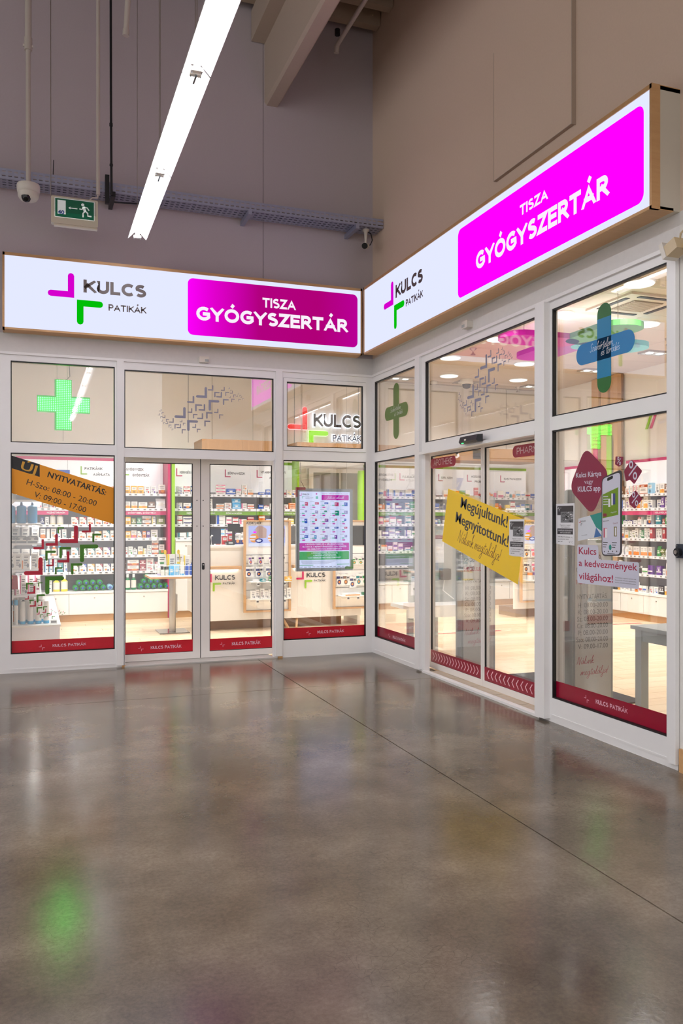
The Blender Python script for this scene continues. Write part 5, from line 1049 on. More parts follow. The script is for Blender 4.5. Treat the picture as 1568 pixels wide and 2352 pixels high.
caps(MB(GW), 'KULCS', 4.497, 5.378, 3.14, .225, .03, LG, .22).build('lettering', t); caps(MB(GW), 'PATIKÁK', 4.849, 5.378, 2.905, .105, .03, mat('logo_navy', (70, 70, 110), .4), .19).build('lettering', t)
hl = emis('logo_halo', (232, 240, 255), 2.2); b = caps(caps(MB(GW), 'KULCS', 4.485, 5.39, 3.125, .255, .004, hl, .28), 'PATIKÁK', 4.84, 5.387, 2.893, .13, .004, hl, .26); b.prism(lpoly('J', 4.395, 3.075, .365, .098, .405), 0, .003, emis('halo_red', (255, 190, 190), 1.6)).prism(lpoly('G', 4.41, 3.076, .37, .098, .39), 0, .003, emis('halo_lime', (226, 255, 190), 1.6)).build('halo_plates', t)  # glowing plates slightly wider than the letters paint their halo
wn = struct('window_5'); WG = FAy(13.69)
one(WG, 4.5, 5.45, 1.2, 2.35, .0, .012, mat('staff_room', (150, 152, 142), .5), 'pane', wn)
for q in ((4.42, 4.5, 1.2, 2.42), (5.45, 5.53, 1.2, 2.42), (4.5, 5.45, 2.35, 2.42), (4.98, 5.0, 1.2, 2.35)): one(WG, *q, 0, .05, SHOPW, 'frame', wn)
one(WG, 4.55, 4.98, 2.05, 2.3, .013, .016, SHELFBACK, 'reflection_strip', wn).name = 'painted_reflection'  # flat strip on the pane, painted in as a reflection
t = thing('lime_column', 'curved lime green column panel near the staff window, right of the hanging poster', 'panel', (5.42, 13.3, 0))
MB().lathe([(.09, .9), (.09, 2.32), (.08, 2.36)], (5.2, 13.1, 0), LIME, 16).build('panel', t)
# ------------------------------------------------------------------ counters
def logo(M, t, u, v, s, n=.0, th=.008, k=1):
    MB(M).prism(lpoly('J', u, v, .115 * s, .026 * s), n, n + th, MAGENTA).build('corner_mark', t); MB(M).prism(lpoly('G', u + .012 * s, v - .01 * s, .115 * s, .026 * s), n, n + th, LIME).build('corner_mark', t)
    caps(MB(M), 'KULCS', u + .042 * s, u + .322 * s, v + .028 * s, .066 * s, n + th, INK, .22).build('lettering', t); caps(MB(M), 'PATIKÁK', u + .15 * s, u + .322 * s, v - .036 * s, .03 * s, n + th, INK, .18).build('lettering', t)
CF = FAy(11.28); COUNTERW = mat('counter_white', (236, 231, 222), .4)
t = thing('service_counter', 'long white service counter with two logos behind the swing doors', 'counter', (3.3, 11.6, 0))
one(CF, 2.2, 4.45, .137, 1.14, -.04, 0, COUNTERW, 'front_panel', t); one(CF, 2.18, 4.47, 1.14, 1.172, -.65, .02, SHOPW, 'worktop', t)
one(CF, 2.2, 2.24, .137, 1.14, -1.6, -.04, COUNTERW, 'side_panel', t); one(CF, 2.25, 4.2, 0, .137, -.6, -.16, DARKOAK, 'kick_plate', t); one(CF, 4.41, 4.45, 0, 1.14, -.62, -.04, COUNTERW, 'side_panel', t)
MB().tube([(3.33, 11.2, 0), (3.28, 11.35, .14)], .018, BEECH).build('splayed_leg', t); MB().tube([(3.44, 11.2, 0), (3.5, 11.35, .14)], .018, BEECH).build('splayed_leg', t)
for a, b_ in ((2.2, 2.655), (3.4, 3.6)): one(CF, a, b_, .845, .89, 0, .11, BEECH, 'bag_ledge', t); one(CF, a + .03, b_ - .03, .838, .845, .01, .03, emis('ledge_led', (255, 250, 240), 9), 'light_strip', t)
logo(CF, t, 2.262, .67, 1.0); logo(CF, t, 3.577, .677, 1.0)
def slatwall(M, u0, u1, v0, v1, label, num, dark=False):
    t = thing('slatwall_display', label, 'display', tuple(M @ Vector(((u0 + u1) / 2, v0, 0))))
    for q in ((u0, u0 + .03, v0, v1), (u1 - .03, u1, v0, v1), (u0 + .03, u1 - .03, v0, v0 + .025), (u0 + .03, u1 - .03, v1 - .022, v1)): one(M, *q, 0, .045, BEECHZ if q[1] - q[0] < .05 else BEECH, 'frame_bar', t)
    vs = [v0 + .025, .433, .551, .676, .8, .919, 1.037, v1 - .022]
    for a, b_ in zip(vs, vs[1:]): one(M, u0 + .03, u1 - .03, a + .004, b_ - .004, .0, .012, SHOPW, 'slat_board', t)
    one(M, u0 + .03, u1 - .03, v0, v1, -.004, 0, SHELFBACK, 'backing', t)
    s = one(M, u0 + .072, u1 - .078, 1.156, 1.44, .012, .02, DARKM if dark else emis('screen_cool', (188, 196, 250), .95), 'screen', t)
    if not dark:
        b = MB(M); w = (u1 - u0 - .15) / 2
        for k in range(2):
            x = u0 + .072 + w * k; sk = emis('screen_skin', (214, 176, 164), .8); orr = emis('screen_orange', (246, 160, 80), .9)
            b.prism(roundpoly([(x + .1, 1.27), (x + w - .01, 1.27), (x + w - .005, 1.4), (x + w * .72, 1.438), (x + w * .5, 1.438), (x + w * .35, 1.4)], .02), .0201, .0205, sk)
            b.prism(ell(x + .075, 1.27, .065, .06), .0206, .021, orr); b.prism(rr(x + .012, x + .1, 1.275, 1.3, .008), .0211, .0213, emis('screen_white', (236, 238, 255), .95)); b.prism(rr(x + .012, x + .085, 1.24, 1.255, .006), .0211, .0213, MATS['screen_white'])
            b.prism(ell(x + .145, 1.235, .055, .03), .0214, .0217, emis('screen_navy', (40, 60, 160), .7)); b.prism(ell(x + .145, 1.235, .035, .017), .0218, .022, MATS['screen_white']); b.prism(rr(x + .06, x + .11, 1.345, 1.362, .007), .0206, .021, LBM)
        b.box(u0 + .072, u1 - .078, 1.156, 1.2, .0201, .0206, MATS['screen_white']); b.build('screen_picture', s)
    if num: caps(MB(M), num, u0 + .035, u0 + .25, 1.464, .034, .0125, INKB, .2).build('number', t)
    return t
SW = FAy(11.235)
slatwall(SW, 2.689, 3.361, .245, 1.52, 'beech framed slat panel with a lit screen on the counter front, behind the doors', None)
t = bpy.data.objects['slatwall_display']
nb = MB(SW); nb.text('A23472469', 2.725, 2.937, 1.464, .034, .0125, INKB, .02).build('number', t)
slatwall(SW, 3.995, 4.6, .245, 1.52, 'beech framed slat panel with a dark screen, right of the hanging poster', None, True)
C2 = FAy(11.2)
t = thing('service_counter', 'second white service counter deeper in, seen through the right sliding leaf', 'counter', (7.7, 11.5, 0))
one(C2, 6.98, 8.3, .14, 1.14, -.04, 0, COUNTERW, 'front_panel', t); one(C2, 6.96, 8.32, 1.14, 1.172, -.65, .02, SHOPW, 'worktop', t); one(C2, 7.06, 8.2, 0, .14, -.6, -.1, DARKOAK, 'kick_plate', t)
slatwall(FAy(11.155), 7.04, 7.75, .245, 1.52, 'beech framed slat panel with a lit screen on the second counter', None)
MB(FAy(11.155)).text('A23472985', 7.08, 7.3, 1.464, .034, .0125, INKB, .02).build('number', bpy.data.objects['slatwall_display.002'])
# hanging packs and small shelves on the slat panels
PK_ = mesh_of(MB().box(-.5, .5, 0, 1, -.2, 0, P_W).add([(-.5, .6, .01), (.5, .6, .01), (.5, .82, .01), (-.5, .82, .01)], [(0, 1, 2, 3)], P_A).add([(x, y, .01) for x, y in ell(-.1, .3, .28, .22, 12)], [tuple(range(12))], P_A).add([(x, y, .02) for x, y in ell(-.1, .3, .14, .11, 12)], [tuple(range(12))], P_O), 'hang_pack')
TG_ = mesh_of(MB().box(-.02, .02, 0, .045, 0, .004, TAGM).box(-.015, .015, .012, .036, .004, .005, INK), 'tag')
def pack(M, u, v, w, h, col, lab, n=.05):
    o = bpy.data.objects.new('hanging_pack', PK_); C.objects.link(o); o.matrix_world = M @ Matrix.Translation((u, v, n)) @ Matrix.Diagonal((w, h, .06, 1)); o.color = lin(COL[col]); tag(o, lab, 'pack', 'packs hanging on the slat panels')
    q = bpy.data.objects.new('price_tag', TG_); C.objects.link(q); q.parent = o; q.matrix_parent_inverse = o.matrix_world.inverted(); q.matrix_world = M @ Matrix.Translation((u + .02, v + h * .55, n + .005))
    hk = MB(M).tube([(u, v + h + .005, .013), (u, v + h + .005, n + .06)], .003, STEEL, 5).build('peg_hook', bpy.data.objects['slatwall_display'] if u < 3.5 else bpy.data.objects['slatwall_display.001'] if u < 6 else bpy.data.objects['slatwall_display.002'])
for k, u in enumerate((2.79, 2.93, 3.08, 3.23)): pack(SW, u, .905, .075, .12, 'violet', f'violet topped hanging pack, {ORD[k]} in the upper row of the left slat panel')
for k, u in enumerate((2.765, 2.905, 3.05, 3.2)): pack(SW, u, .735, .105, .14, 'navy', f'white and navy hanging pack, {ORD[k]} in the lower row of the left slat panel', .06)
for k, u in enumerate((4.09, 4.19, 4.29, 4.39, 4.49)): pack(SW, u, .585 if k != 2 else .55, .1, .16, ('navy', 'brown', 'navy', 'teal', 'green')[k], f'patterned hanging pack, {ORD[k]} in the row on the slat panel under the dark screen')
for k, u in enumerate((4.32, 4.42, 4.52)): pack(SW, u, .88, .09, .1, 'green', f'green hanging pack, {ORD[k]} in the upper row under the dark screen')
for k, (u, v) in enumerate(((7.15, .95), (7.27, .95), (7.39, .95), (7.14, .72), (7.28, .72), (7.42, .72))): pack(FAy(11.155), u, v, .1, .15, ('navy', 'pink', 'sky blue')[k % 3], f'hanging pack, {ORD[k]} on the slat panel of the second counter')
def sshelf(M, u0, u1, v, d, lab):
    t = thing('acrylic_shelf', lab, 'shelf', tuple(M @ Vector(((u0 + u1) / 2, v, d / 2))))
    one(M, u0, u1, v - .008, v, .0135, d, SHOPW, 'board', t); one(M, u0, u1, v - .035, v - .008, d - .004, d, ACRYL, 'lip', t)
    for k in range(3):
        q = bpy.data.objects.new('price_tag', TG_); C.objects.link(q); q.parent = t; q.location = (0, 0, 0); q.matrix_world = M @ Matrix.Translation((u0 + .1 + k * (u1 - u0 - .2) / 2, v - .055, d + .001)); q.matrix_parent_inverse = Matrix.Translation(LOC[t.name]).inverted()
sshelf(SW, 2.75, 3.322, .676, .2, 'upper small shelf on the left slat panel'); sshelf(SW, 2.74, 3.322, .44, .2, 'lower small shelf on the left slat panel'); sshelf(SW, 4.06, 4.56, .445, .2, 'small shelf on the slat panel under the dark screen'); sshelf(FAy(11.155), 7.08, 7.6, .6, .2, 'small shelf on the slat panel of the second counter')
for k, (u, cl, w, h) in enumerate(((2.83, 'white', .07, .03), (2.93, 'teal', .07, .04), (3.05, 'dark green', .07, .07), (3.18, 'white', .08, .04), (3.29, 'amber', .09, .06))): good('carton5', cl, SW, u, .677, .17, w, h, .06, f'{ORD[k]} upper small shelf, left slat panel')
for k in range(9): good('carton4', 'grey', SW, 2.79 + .063 * k, .441, .17 - .01 * (k % 2), .058, .11 + .015 * (k % 3), .06, f'{ORD[k]} lower small shelf, left slat panel')
good('carton3', 'orange', SW, 4.24, .446, .17, .22, .03, .12, 'lying on the small shelf under the dark screen'); good('carton5', 'dark green', SW, 4.46, .446, .17, .1, .04, .1, 'on the small shelf right of the lying carton')
for k in range(4): good('jar', ('orange', 'violet', 'crimson', 'orange')[k], FAy(11.155), 7.16 + .1 * k, .601, .15, .08, .11, .08, f'{ORD[k]} on the small shelf of the second counter')
# things on the counter
t = thing('tablet_screen', 'dark tablet screen standing on the counter behind the right swing door', 'monitor', (2.3, 11.45, 1.172))
MB(FAy(11.45)).prism(rr(2.19, 2.42, 1.19, 1.4, .012), 0, .015, mat('tablet_navy', (36, 44, 62), .3)).build('screen', t); MB(FAy(11.45)).box(2.26, 2.32, 1.172, 1.195, -.05, .03, DARKM).build('foot', t)
t = thing('white_stand', 'small white hooked stand on the counter in front of the tablet', 'stand', (2.27, 11.35, 1.172))
MB().tube([(2.27, 11.35, 1.18), (2.262, 11.35, 1.29), (2.275, 11.35, 1.31), (2.29, 11.35, 1.3)], .008, SHOPW).build('arm', t); MB().box(2.22, 2.36, 11.31, 11.38, 1.172, 1.18, SHOPW).build('foot', t)
t = thing('monitor', 'black monitor seen from behind beside the beech slat panel', 'monitor', (2.62, 11.6, 1.172))
MB(FAy(11.6)).prism(rr(2.55, 2.72, 1.36, 1.47, .008), 0, .03, DARKM).build('panel', t); MB(FAy(11.6)).box(2.62, 2.66, 1.172, 1.4, -.03, -.005, DARKM).build('stand', t)
t = thing('card_terminal', 'black card terminal lying on the counter near the monitor', 'terminal', (2.55, 11.4, 1.172))
MB(FAy(11.4)).prism([(2.5, 1.172), (2.6, 1.172), (2.61, 1.2), (2.585, 1.225), (2.515, 1.225), (2.49, 1.2)], -.1, 0, DARKM).build('body', t); MB(FAy(11.4)).box(2.52, 2.58, 1.19, 1.215, 0, .003, GREYPL).build('keypad', t)
for k, (cl, w, h) in enumerate((('rust', .06, .13), ('red', .07, .12), ('red', .07, .15), ('navy', .085, .15), ('navy', .085, .15))): good('carton2' if k < 3 else 'carton3', cl, FAy(11.7), 2.5 + .09 * k - .06, 1.1728, .0, w, h, .06, f'{ORD[k]} in the counter row behind the card terminal')
t = thing('till_monitor', 'dark tilted till monitor on the counter beside the hanging poster', 'monitor', (3.5, 11.55, 1.172))
MB(FAy(11.55) @ Matrix.Translation((3.5, 1.2, 0)) @ Matrix.Rotation(math.radians(-18), 4, 'X')).prism(rr(-.1, .1, 0, .24, .01), 0, .02, DARKM).build('screen', t); MB().box(3.45, 3.55, 11.52, 11.62, 1.172, 1.2, DARKM).build('foot', t)
# ------------------------------------------------------------------ pedestal table with goods
t = thing('pedestal_table', 'small pedestal table with beech edged white top and steel column behind the left swing door', 'table', (1.75, 11.43, 0))
MB().box(1.42, 2.08, 11.13, 11.75, .74, .748, BEECH).box(1.42, 2.08, 11.13, 11.75, .748, .765, BEECH).box(1.425, 2.075, 11.135, 11.745, .765, .767, SHOPW).build('tabletop', t)
MB().lathe([(.045, .012), (.045, .735)], (1.75, 11.43, 0), STEEL, 20).build('column', t); MB().box(1.55, 1.95, 11.2, 11.66, 0, .012, mat('base_chrome', (120, 118, 116), .12, 1)).build('base_plate', t); MB().box(1.6, 1.9, 11.28, 11.58, .728, .74, STEEL).build('mounting_plate', t)
t = thing('leaflet_holder', 'clear leaflet holder hanging behind the table column', 'holder', (1.83, 11.55, .22)); MB().box(1.8, 1.83, 11.5, 11.7, .25, .5, mat('holder_plastic', (200, 200, 200), .2)).build('pocket', t)
t = thing('wire_basket', 'white wire basket of goods standing on the pedestal table', 'basket', (1.77, 11.4, .767)); WIRE = mat('wire_white', (240, 240, 240), .35)
bx = [(1.5, 11.22), (2.03, 11.22), (2.03, 11.62), (1.5, 11.62)]; F3 = lambda p, z, s=0: (p[0] + (s if p[0] > 1.7 else -s), p[1] + (s if p[1] > 11.4 else -s), z)
for z in (.772, .84, .91): MB().tube([F3(p, z, (z - .77) * .15) for p in bx] + [F3(bx[0], z, (z - .77) * .15)], .004 if z > .9 else .0025, WIRE, 5).build('rim_wire', t)
b = MB()
for k in range(12):
    x = 1.5 + .53 * k / 11; b.tube([(x, 11.22, .772), (x, 11.2, .91)], .0018, WIRE, 4).tube([(x, 11.62, .772), (x, 11.64, .91)], .0018, WIRE, 4)
b.build('wires', t, 'stuff')
for k, (x, y, kd, cl, w, h) in enumerate(((1.56, 11.35, 'bottle', 'lilac', .05, .17), (1.6, 11.3, 'jar', 'black', .05, .12), (1.655, 11.3, 'jar', 'black', .05, .12), (1.715, 11.3, 'pouch', 'sky blue', .07, .14), (1.79, 11.32, 'pouch', 'pale blue', .07, .15), (1.86, 11.28, 'capbottle', 'sky blue', .055, .18), (1.925, 11.3, 'gel', 'blue', .062, .15), (1.992, 11.3, 'gel', 'blue', .062, .17), (1.62, 11.48, 'carton4', 'green', .11, .28), (1.74, 11.48, 'carton6', 'yellow', .1, .28), (1.85, 11.48, 'carton4', 'yellow', .1, .28), (1.95, 11.48, 'carton6', 'yellow', .08, .26))):
    good(kd, cl, FAy(y), x, .775, .02, w, h, w if not kd.startswith('carton') else .04, f'{ORD[k]} in the wire basket')
for k, x in enumerate((1.69, 1.87)):
    t = thing('yellow_spoon', f'yellow spoon shaped handle sticking up from the wire basket, {("left", "right")[k]}', 'spoon', (x, 11.45, .9)); MB().tube([(x, 11.46, .85), (x - .02, 11.46, 1.06)], .006, mat('spoon_yellow', (226, 190, 40), .4)).build('handle', t); MB(FAy(11.455)).prism(ell(x - .035, 1.085, .018, .032), 0, .008, mat('spoon_yellow')).build('bowl', t)
# ------------------------------------------------------------------ left gondola behind the first pane
t = thing('end_shelving', 'white end shelving with cosmetics directly behind the leftmost pane', 'shelving', (-.15, 11.2, 0))
one(FL, 9.4, 13.0, 0, .38, .0, .575, SHELFM, 'base', t); one(FL, 9.38, 13.02, .38, .4, 0, .585, SHOPW, 'base_top', t); one(FL, 9.3, 13.0, 0, 2.3, -.02, .0, SHOPW, 'back_panel', t); one(FL, 9.2, 9.3, 0, 2.35, -.02, .08, OAK, 'end_panel', t)
GL_ = [.72, .99, 1.27, 1.48, 1.73]
for v in GL_:
    s = one(FL, 9.4, 13.0, v - .02, v, 0, .39, SHELFM, 'shelf', t)
    MB(FAy(9.4)).prism([(-.33, v - .02), (-.33, v - .12), (-.29, v - .1), (-.2, v - .02)], -.004, 0, SHELFM).build('bracket', s)
    if v != .72: one(FL, 9.5, 12.9, v - .024, v - .0205, .3, .34, emis('shelf_led', (255, 252, 246), 16), 'light_strip', s)
def gond(v, y, xs, kd, cl, w, h, lab, d=None):
    for k, x in enumerate(xs): good(kd, cl, FAy(y), x, v + .0008, 0, w, h, d or w, f'{ORD[k]} from left, {lab}')
X3 = (-.25, -.14, -.03)
gond(1.48, 9.46, X3, 'gel', 'clear blue', .098, .225, 'front row on the upper end shelf')
gond(1.48, 9.62, X3, 'gel', 'pale blue', .09, .22, 'second row on the upper end shelf')
gond(1.27, 9.45, X3, 'carton5', 'grey', .1, .075, 'front row on the fourth end shelf'); gond(1.27, 9.6, (-.28, -.2, -.1, 0), 'carton4', 'grey', .075, .17, 'second row on the fourth end shelf'); 
gond(.99, 9.45, (-.24, -.17, -.09, -.01), 'carton4', 'grey', .068, .17, 'front row on the middle end shelf'); gond(.99, 9.6, (-.2, -.1, 0), 'carton3', 'orange', .08, .21, 'second row on the middle end shelf')
t = thing('red_bag', 'glossy red cosmetic bag on the second lowest end shelf', 'bag', (-.24, 9.46, .72)); MB(FAy(9.47)).prism(roundpoly([(-.31, .722), (-.17, .722), (-.18, .93), (-.3, .93)], .02), -.08, 0, mat('bag_red', (170, 0, 16), .25)).build('body', t); MB(FAy(9.47)).prism(ell(-.24, .905, .014), 0, .008, mat('brass', (220, 170, 90), .2, 1)).box(-.244, -.236, .82, .86, 0, .006, MATS['brass']).build('clasp', t)
gond(.72, 9.43, (-.28, -.23, -.18), 'carton6', 'pink', .04, .06, 'front row beside the red bag'); gond(.72, 9.46, (-.11, -.03), 'carton4', 'grey', .07, .13, 'second lowest end shelf'); gond(.72, 9.6, (-.13, -.05, .02), 'carton6', 'pink', .06, .2, 'second row, second lowest end shelf')
gond(.4, 9.5, (-.245, -.195), 'spray', 'sky blue', .042, .26, 'tall sprays on the lowest end shelf'); gond(.4, 9.52, (-.13, -.05, .03, .11), 'capbottle', 'sky blue', .062, .24, 'front row of tubes on the lowest end shelf'); gond(.4, 9.66, (-.16, -.09, -.01, .07), 'capbottle', 'sky blue', .06, .25, 'second row of tubes on the lowest end shelf'); gond(.4, 9.8, (-.22, -.14, -.05, .04), 'carton3', 'orange', .07, .28, 'back row on the lowest end shelf')
t = thing('price_label', 'small tilted price label at the front corner of the lowest end shelf', 'label', (.18, 9.45, .4)); MB(Matrix.Translation((.185, 9.45, .402)) @ Matrix.Rotation(.9, 4, 'X')).box(-.035, .035, 0, .05, 0, .004, TAGM).box(-.028, .028, .01, .035, .004, .005, TAGI).build('card', t)
# ------------------------------------------------------------------ LED cross and hanging poster
t = thing('led_cross', 'large green LED pharmacy cross hanging behind the upper left pane', 'sign', (.28, 9.3, 2.47)); LC = FAy(9.3)
CRP = [(.19, 2.472), (.362, 2.472), (.362, 2.66), (.549, 2.66), (.549, 2.83), (.362, 2.83), (.362, 3.006), (.19, 3.006), (.19, 2.83), (.014, 2.83), (.014, 2.66), (.19, 2.66)]
MB(LC).prism(CRP, -.08, 0, mat('cross_green', (0, 96, 30), .4, emit=.5, ecol=(0, 200, 50))).build('housing', t)
LED = emis('led_dot', (48, 255, 66), 15); st_ = .0187; d = MB(LC)
for i in range(28):
    for j in range(28):
        u, v = .0295 + st_ * i, 2.4875 + st_ * j
        if u > .54 or v > 2.998: continue
        if (.2 < u < .353) or (2.67 < v < 2.822): d.prism(ell(u, v, .0062, n=6), 0, .003, LED)
d.build('led_dots', t, 'stuff')
for x in (.215, .32): MB().tube([(x, 9.33, 3.0), (x, 9.33, 3.97)], .003, STEEL, 5).build('suspension_wire', t)
MB().tube([(.3, 9.34, 3.0), (.345, 9.34, 3.05), (.335, 9.34, 3.2), (.36, 9.34, 3.5), (.33, 9.34, 3.97)], .004, DARKM, 5).build('power_cable', t); MB().tube([(.275, 9.34, 2.48), (.275, 9.34, 2.36)], .002, DARKM, 5).build('aerial', t)
PF = FAy(9.4); t = thing('hanging_poster', 'lit price poster in a grey frame hanging behind the pane right of the swing doors', 'poster', (3.24, 9.4, .91)); FRG = mat('poster_frame', (128, 140, 152), .4)
for q in ((2.887, 2.926, .91, 1.892), (3.563, 3.599, .91, 1.892), (2.926, 3.563, .91, .947), (2.926, 3.563, 1.856, 1.892)): one(PF, *q, -.03, .008, FRG, 'frame_bar', t)
PSW = emis('poster_lit', (210, 220, 255), .95); sh = one(PF, 2.92, 3.57, .94, 1.86, -.03, 0, PSW, 'poster', t)
PM = emis('poster_magenta', (196, 24, 176), .85); PG = emis('poster_green', (40, 172, 96), .8); PI = mat('poster_ink', (90, 90, 130), .5); PT = emis('poster_teal', (90, 190, 180), .85)
b = MB(PF); b.prism(rr(3.205, 3.55, 1.755, 1.818, .008), .0005, .001, PM).prism(rr(2.928, 3.555, 1.155, 1.245, .008), .0005, .001, PM).prism(rr(2.928, 3.555, 1.045, 1.142, .008), .0005, .001, PG).box(2.928, 3.1, .978, .984, .0005, .001, PG).box(3.4, 3.555, .983, .99, .0005, .001, PG); b.build('printed_panels', sh)
b = MB(PF); hand(b, 'Júliusi akciók', 3.265, 3.49, 1.775, .014, .0014, PSW, 0, .16)
for s, u0, u1, v in (('A KOCKÁZATOKRÓL ÉS A MELLÉKHATÁSOKRÓL', 3.0, 3.485, 1.22), ('OLVASSA EL A BETEGTÁJÉKOZTATÓT, VAGY KÉRDEZZE', 2.965, 3.52, 1.192), ('MEG KEZELŐORVOSÁT, GYÓGYSZERÉSZÉT!', 3.02, 3.46, 1.165), ('A KOCKÁZATOKRÓL OLVASSA EL', 3.075, 3.41, 1.118), ('A HASZNÁLATI ÚTMUTATÓT,', 3.1, 3.39, 1.09), ('VAGY KÉRDEZZE MEG KEZELŐORVOSÁT!', 3.03, 3.45, 1.06)): caps(b, s.replace('!', ''), u0, u1, v, .017, .0014, PSW, .2)
caps(b, 'KULCS', 2.965, 3.048, 1.815, .018, .0008, PI, .2); caps(b, 'PATIKÁK', 2.995, 3.048, 1.797, .008, .0008, PI, .2); caps(b, 'KULCS A KEDVEZMÉNYEK VILÁGÁHOZ', 3.215, 3.545, 1.827, .011, .0008, PM, .22)
b.prism(lpoly('J', 2.955, 1.808, .03, .006), .0005, .0008, PM).prism(lpoly('G', 2.96, 1.802, .03, .006), .0005, .0008, PT); hand(b, 'Szakértelem és törődés', 3.0, 3.1, 1.772, .007, .0008, PI, .06, .14)
b.prism(rr(3.13, 3.16, 1.77, 1.8, .004), .0005, .0008, PT).prism(ell(3.14, 1.83, .01), .0005, .0008, PM).build('lettering', sh)
rnd = random.Random(11); PCOL = [emis('poster_p%d' % k, c_, .8) for k, c_ in enumerate(((20, 90, 200), (120, 60, 170), (40, 150, 220), (200, 60, 120), (150, 150, 210), (30, 150, 130), (90, 110, 190)))]
b = MB(PF)
for r_ in range(5):
    for k in range(5):
        u = 2.935 + .126 * k; v = 1.742 - .098 * r_; w = rnd.uniform(.025, .055); h = rnd.uniform(.02, .06); a = u + .055 + rnd.uniform(-.006, .006)
        b.prism(rr(a, a + w, v - .012 - h, v - .012, .003), .0005, .0008, rnd.choice(PCOL)); b.box(a + .006, a + w * .6, v - .012 - h * .5, v - .012 - h * .35, .0009, .001, PSW)
        b.prism(rr(u + .022, u + .056, v - .055, v - .042, .005), .001, .0012, PT); b.box(u, u + .05, v - .004, v - .0015, .0005, .0008, PI).box(u, u + .018, v - .05, v - .048, .0005, .0008, PI)
        if rnd.random() < .8: b.prism(rr(u + .027, u + .064, v - .079, v - .064, .005), .001, .0012, PM); b.box(u, u + .02, v - .073, v - .071, .0005, .0008, PI)
for k in range(7): b.box(2.945 + .003 * k, 3.4 - .02 * k, 1.03 - .006 * k, 1.0315 - .006 * k, .0005, .0008, PI)
for k in range(12): b.box(2.93 + .053 * k, 2.965 + .053 * k, .958, .963, .0005, .0008, PI)
b.build('product_prints', sh)
MB(PF).prism([(2.877, 1.905), (2.877, 1.79), (2.9, 1.79), (2.9, 1.875), (3.0, 1.875), (3.0, 1.905)][::-1], .0085, .012, mat('corner_wine', (140, 4, 40), .4)).build('corner_mark', t); MB(PF).prism([(3.605, .93), (3.605, 1.04), (3.578, 1.04), (3.578, .958), (3.5, .958), (3.5, .93)], .0085, .012, mat('corner_green', (44, 110, 10), .4)).build('corner_mark', t)
for x in (2.95, 3.53): MB().tube([(x, 9.42, 1.885), (x, 9.42, 3.97)], .002, STEEL, 5).tube([(x, 9.42, 1.885), (x, 9.42, 1.91)], .006, STEEL, 6).build('suspension_wire', t)
MB().tube([(2.95, 9.43, 2.2), (2.955, 9.43, 1.98), (3.0, 9.43, 1.9)], .003, DARKM, 5).build('power_cable', t)
# ------------------------------------------------------------------ gates, kiosk, desk, display near the sliding door
GTM = mat('gate_grey', (176, 174, 172), .4); GTE = mat('gate_edge', (146, 152, 154), .35)
def gate(y, label, shift=0):
    t = thing('security_gate', label, 'security gate', (4.04, y + .06, 0)); M = FAy(y)
    MB(M).prism(rr(3.87, 4.2, 0.0, 1.75, .02), -.13, 0, GTM).build('panel', t); one(M, 4.2, 4.225, 0, 1.74, -.12, -.01, GTE, 'edge_profile', t); one(M, 3.85, 3.87, 0, 1.74, -.12, -.01, GTE, 'edge_profile', t); one(M, 3.83, 4.25, 0, .03, -.16, .03, GTE, 'foot_plate', t)
    caps(MB(M), 'TISZA', 3.955, 4.115, 1.2, .05, .001, INK, .16).build('lettering', t); caps(MB(M), 'GYÓGYSZERTÁR', 3.88, 4.19, 1.11, .042, .001, INK, .16).build('lettering', t); caps(MB(M), 'MEGÚJULTUNK', 3.88, 4.18, 1.02, .04, .001, BUR2, .17).build('lettering', t)
    caps(MB(M), 'NYITVATARTÁS', 3.89, 4.16, .905, .037, .001, mat('gate_ink', (96, 92, 92), .5), .16).build('lettering', t)
    for k, s in enumerate(('H: 08.00-20.00', 'K: 08.00-20.00', 'Sz: 08.00-20.00', 'Cs: 08.00-20.00', 'P: 08.00-20.00', 'Szo: 08.00-20.00', 'V: 09.00-17.00')): MB(M).text(s, 3.895 - .008 * (len(s) - 14), 4.17, .84 - .0528 * k, .036, .001, MATS['gate_ink'], .0).build('opening_hours', t)
    hand(MB(M), 'Nálunk', 3.885, 4.04, .405, .026, .001, BUR2, .04, .1).build('handwriting', t); hand(MB(M), 'megtalálja!', 3.92, 4.18, .32, .026, .001, BUR2, .04, .1).build('handwriting', t)
gate(5.35, 'grey security gate with opening hours behind the rightmost pane'); gate(7.12, 'grey security gate with opening hours behind the sliding door leaves')
t = thing('information_desk', 'white corner desk with grey back board behind the narrow corner pane', 'desk', (4.25, 8.6, 0))
one(ID, 3.86, 4.75, 8.35, 8.85, .52, .56, SHOPW, 'tabletop', t); one(ID, 3.86, 4.75, 8.35, 8.38, .43, .52, SHOPW, 'apron', t)
for x, y in ((3.9, 8.4), (4.2, 8.4), (4.7, 8.4)): one(ID, x - .03, x + .03, y - .03, y + .03, 0, .52, GREYPL, 'leg', t)
one(ID, 4.3, 4.75, 8.72, 8.75, .56, 1.45, GREYPL, 'back_board', t)
t = thing('notice_board', 'grey tilted board with a discount sheet standing on the corner desk', 'sign', (4.05, 8.6, .56)); NB = FAy(8.6)
one(NB, 3.98, 4.24, .58, 1.1, -.02, 0, GREYPL, 'board', t); one(NB, 4.0, 4.22, .66, .94, 0, .003, PAPER, 'sheet', t); MB(NB).text('50%', 4.1, 4.21, .86, .045, .0035, mat('print_rose', (190, 60, 90)), .02).box(4.01, 4.08, .9, .905, .003, .004, INK).box(4.01, 4.08, .88, .885, .003, .004, INK).box(4.01, 4.08, .86, .865, .003, .004, INK).box(4.03, 4.18, .72, .745, .003, .004, TAGI).build('print', t)
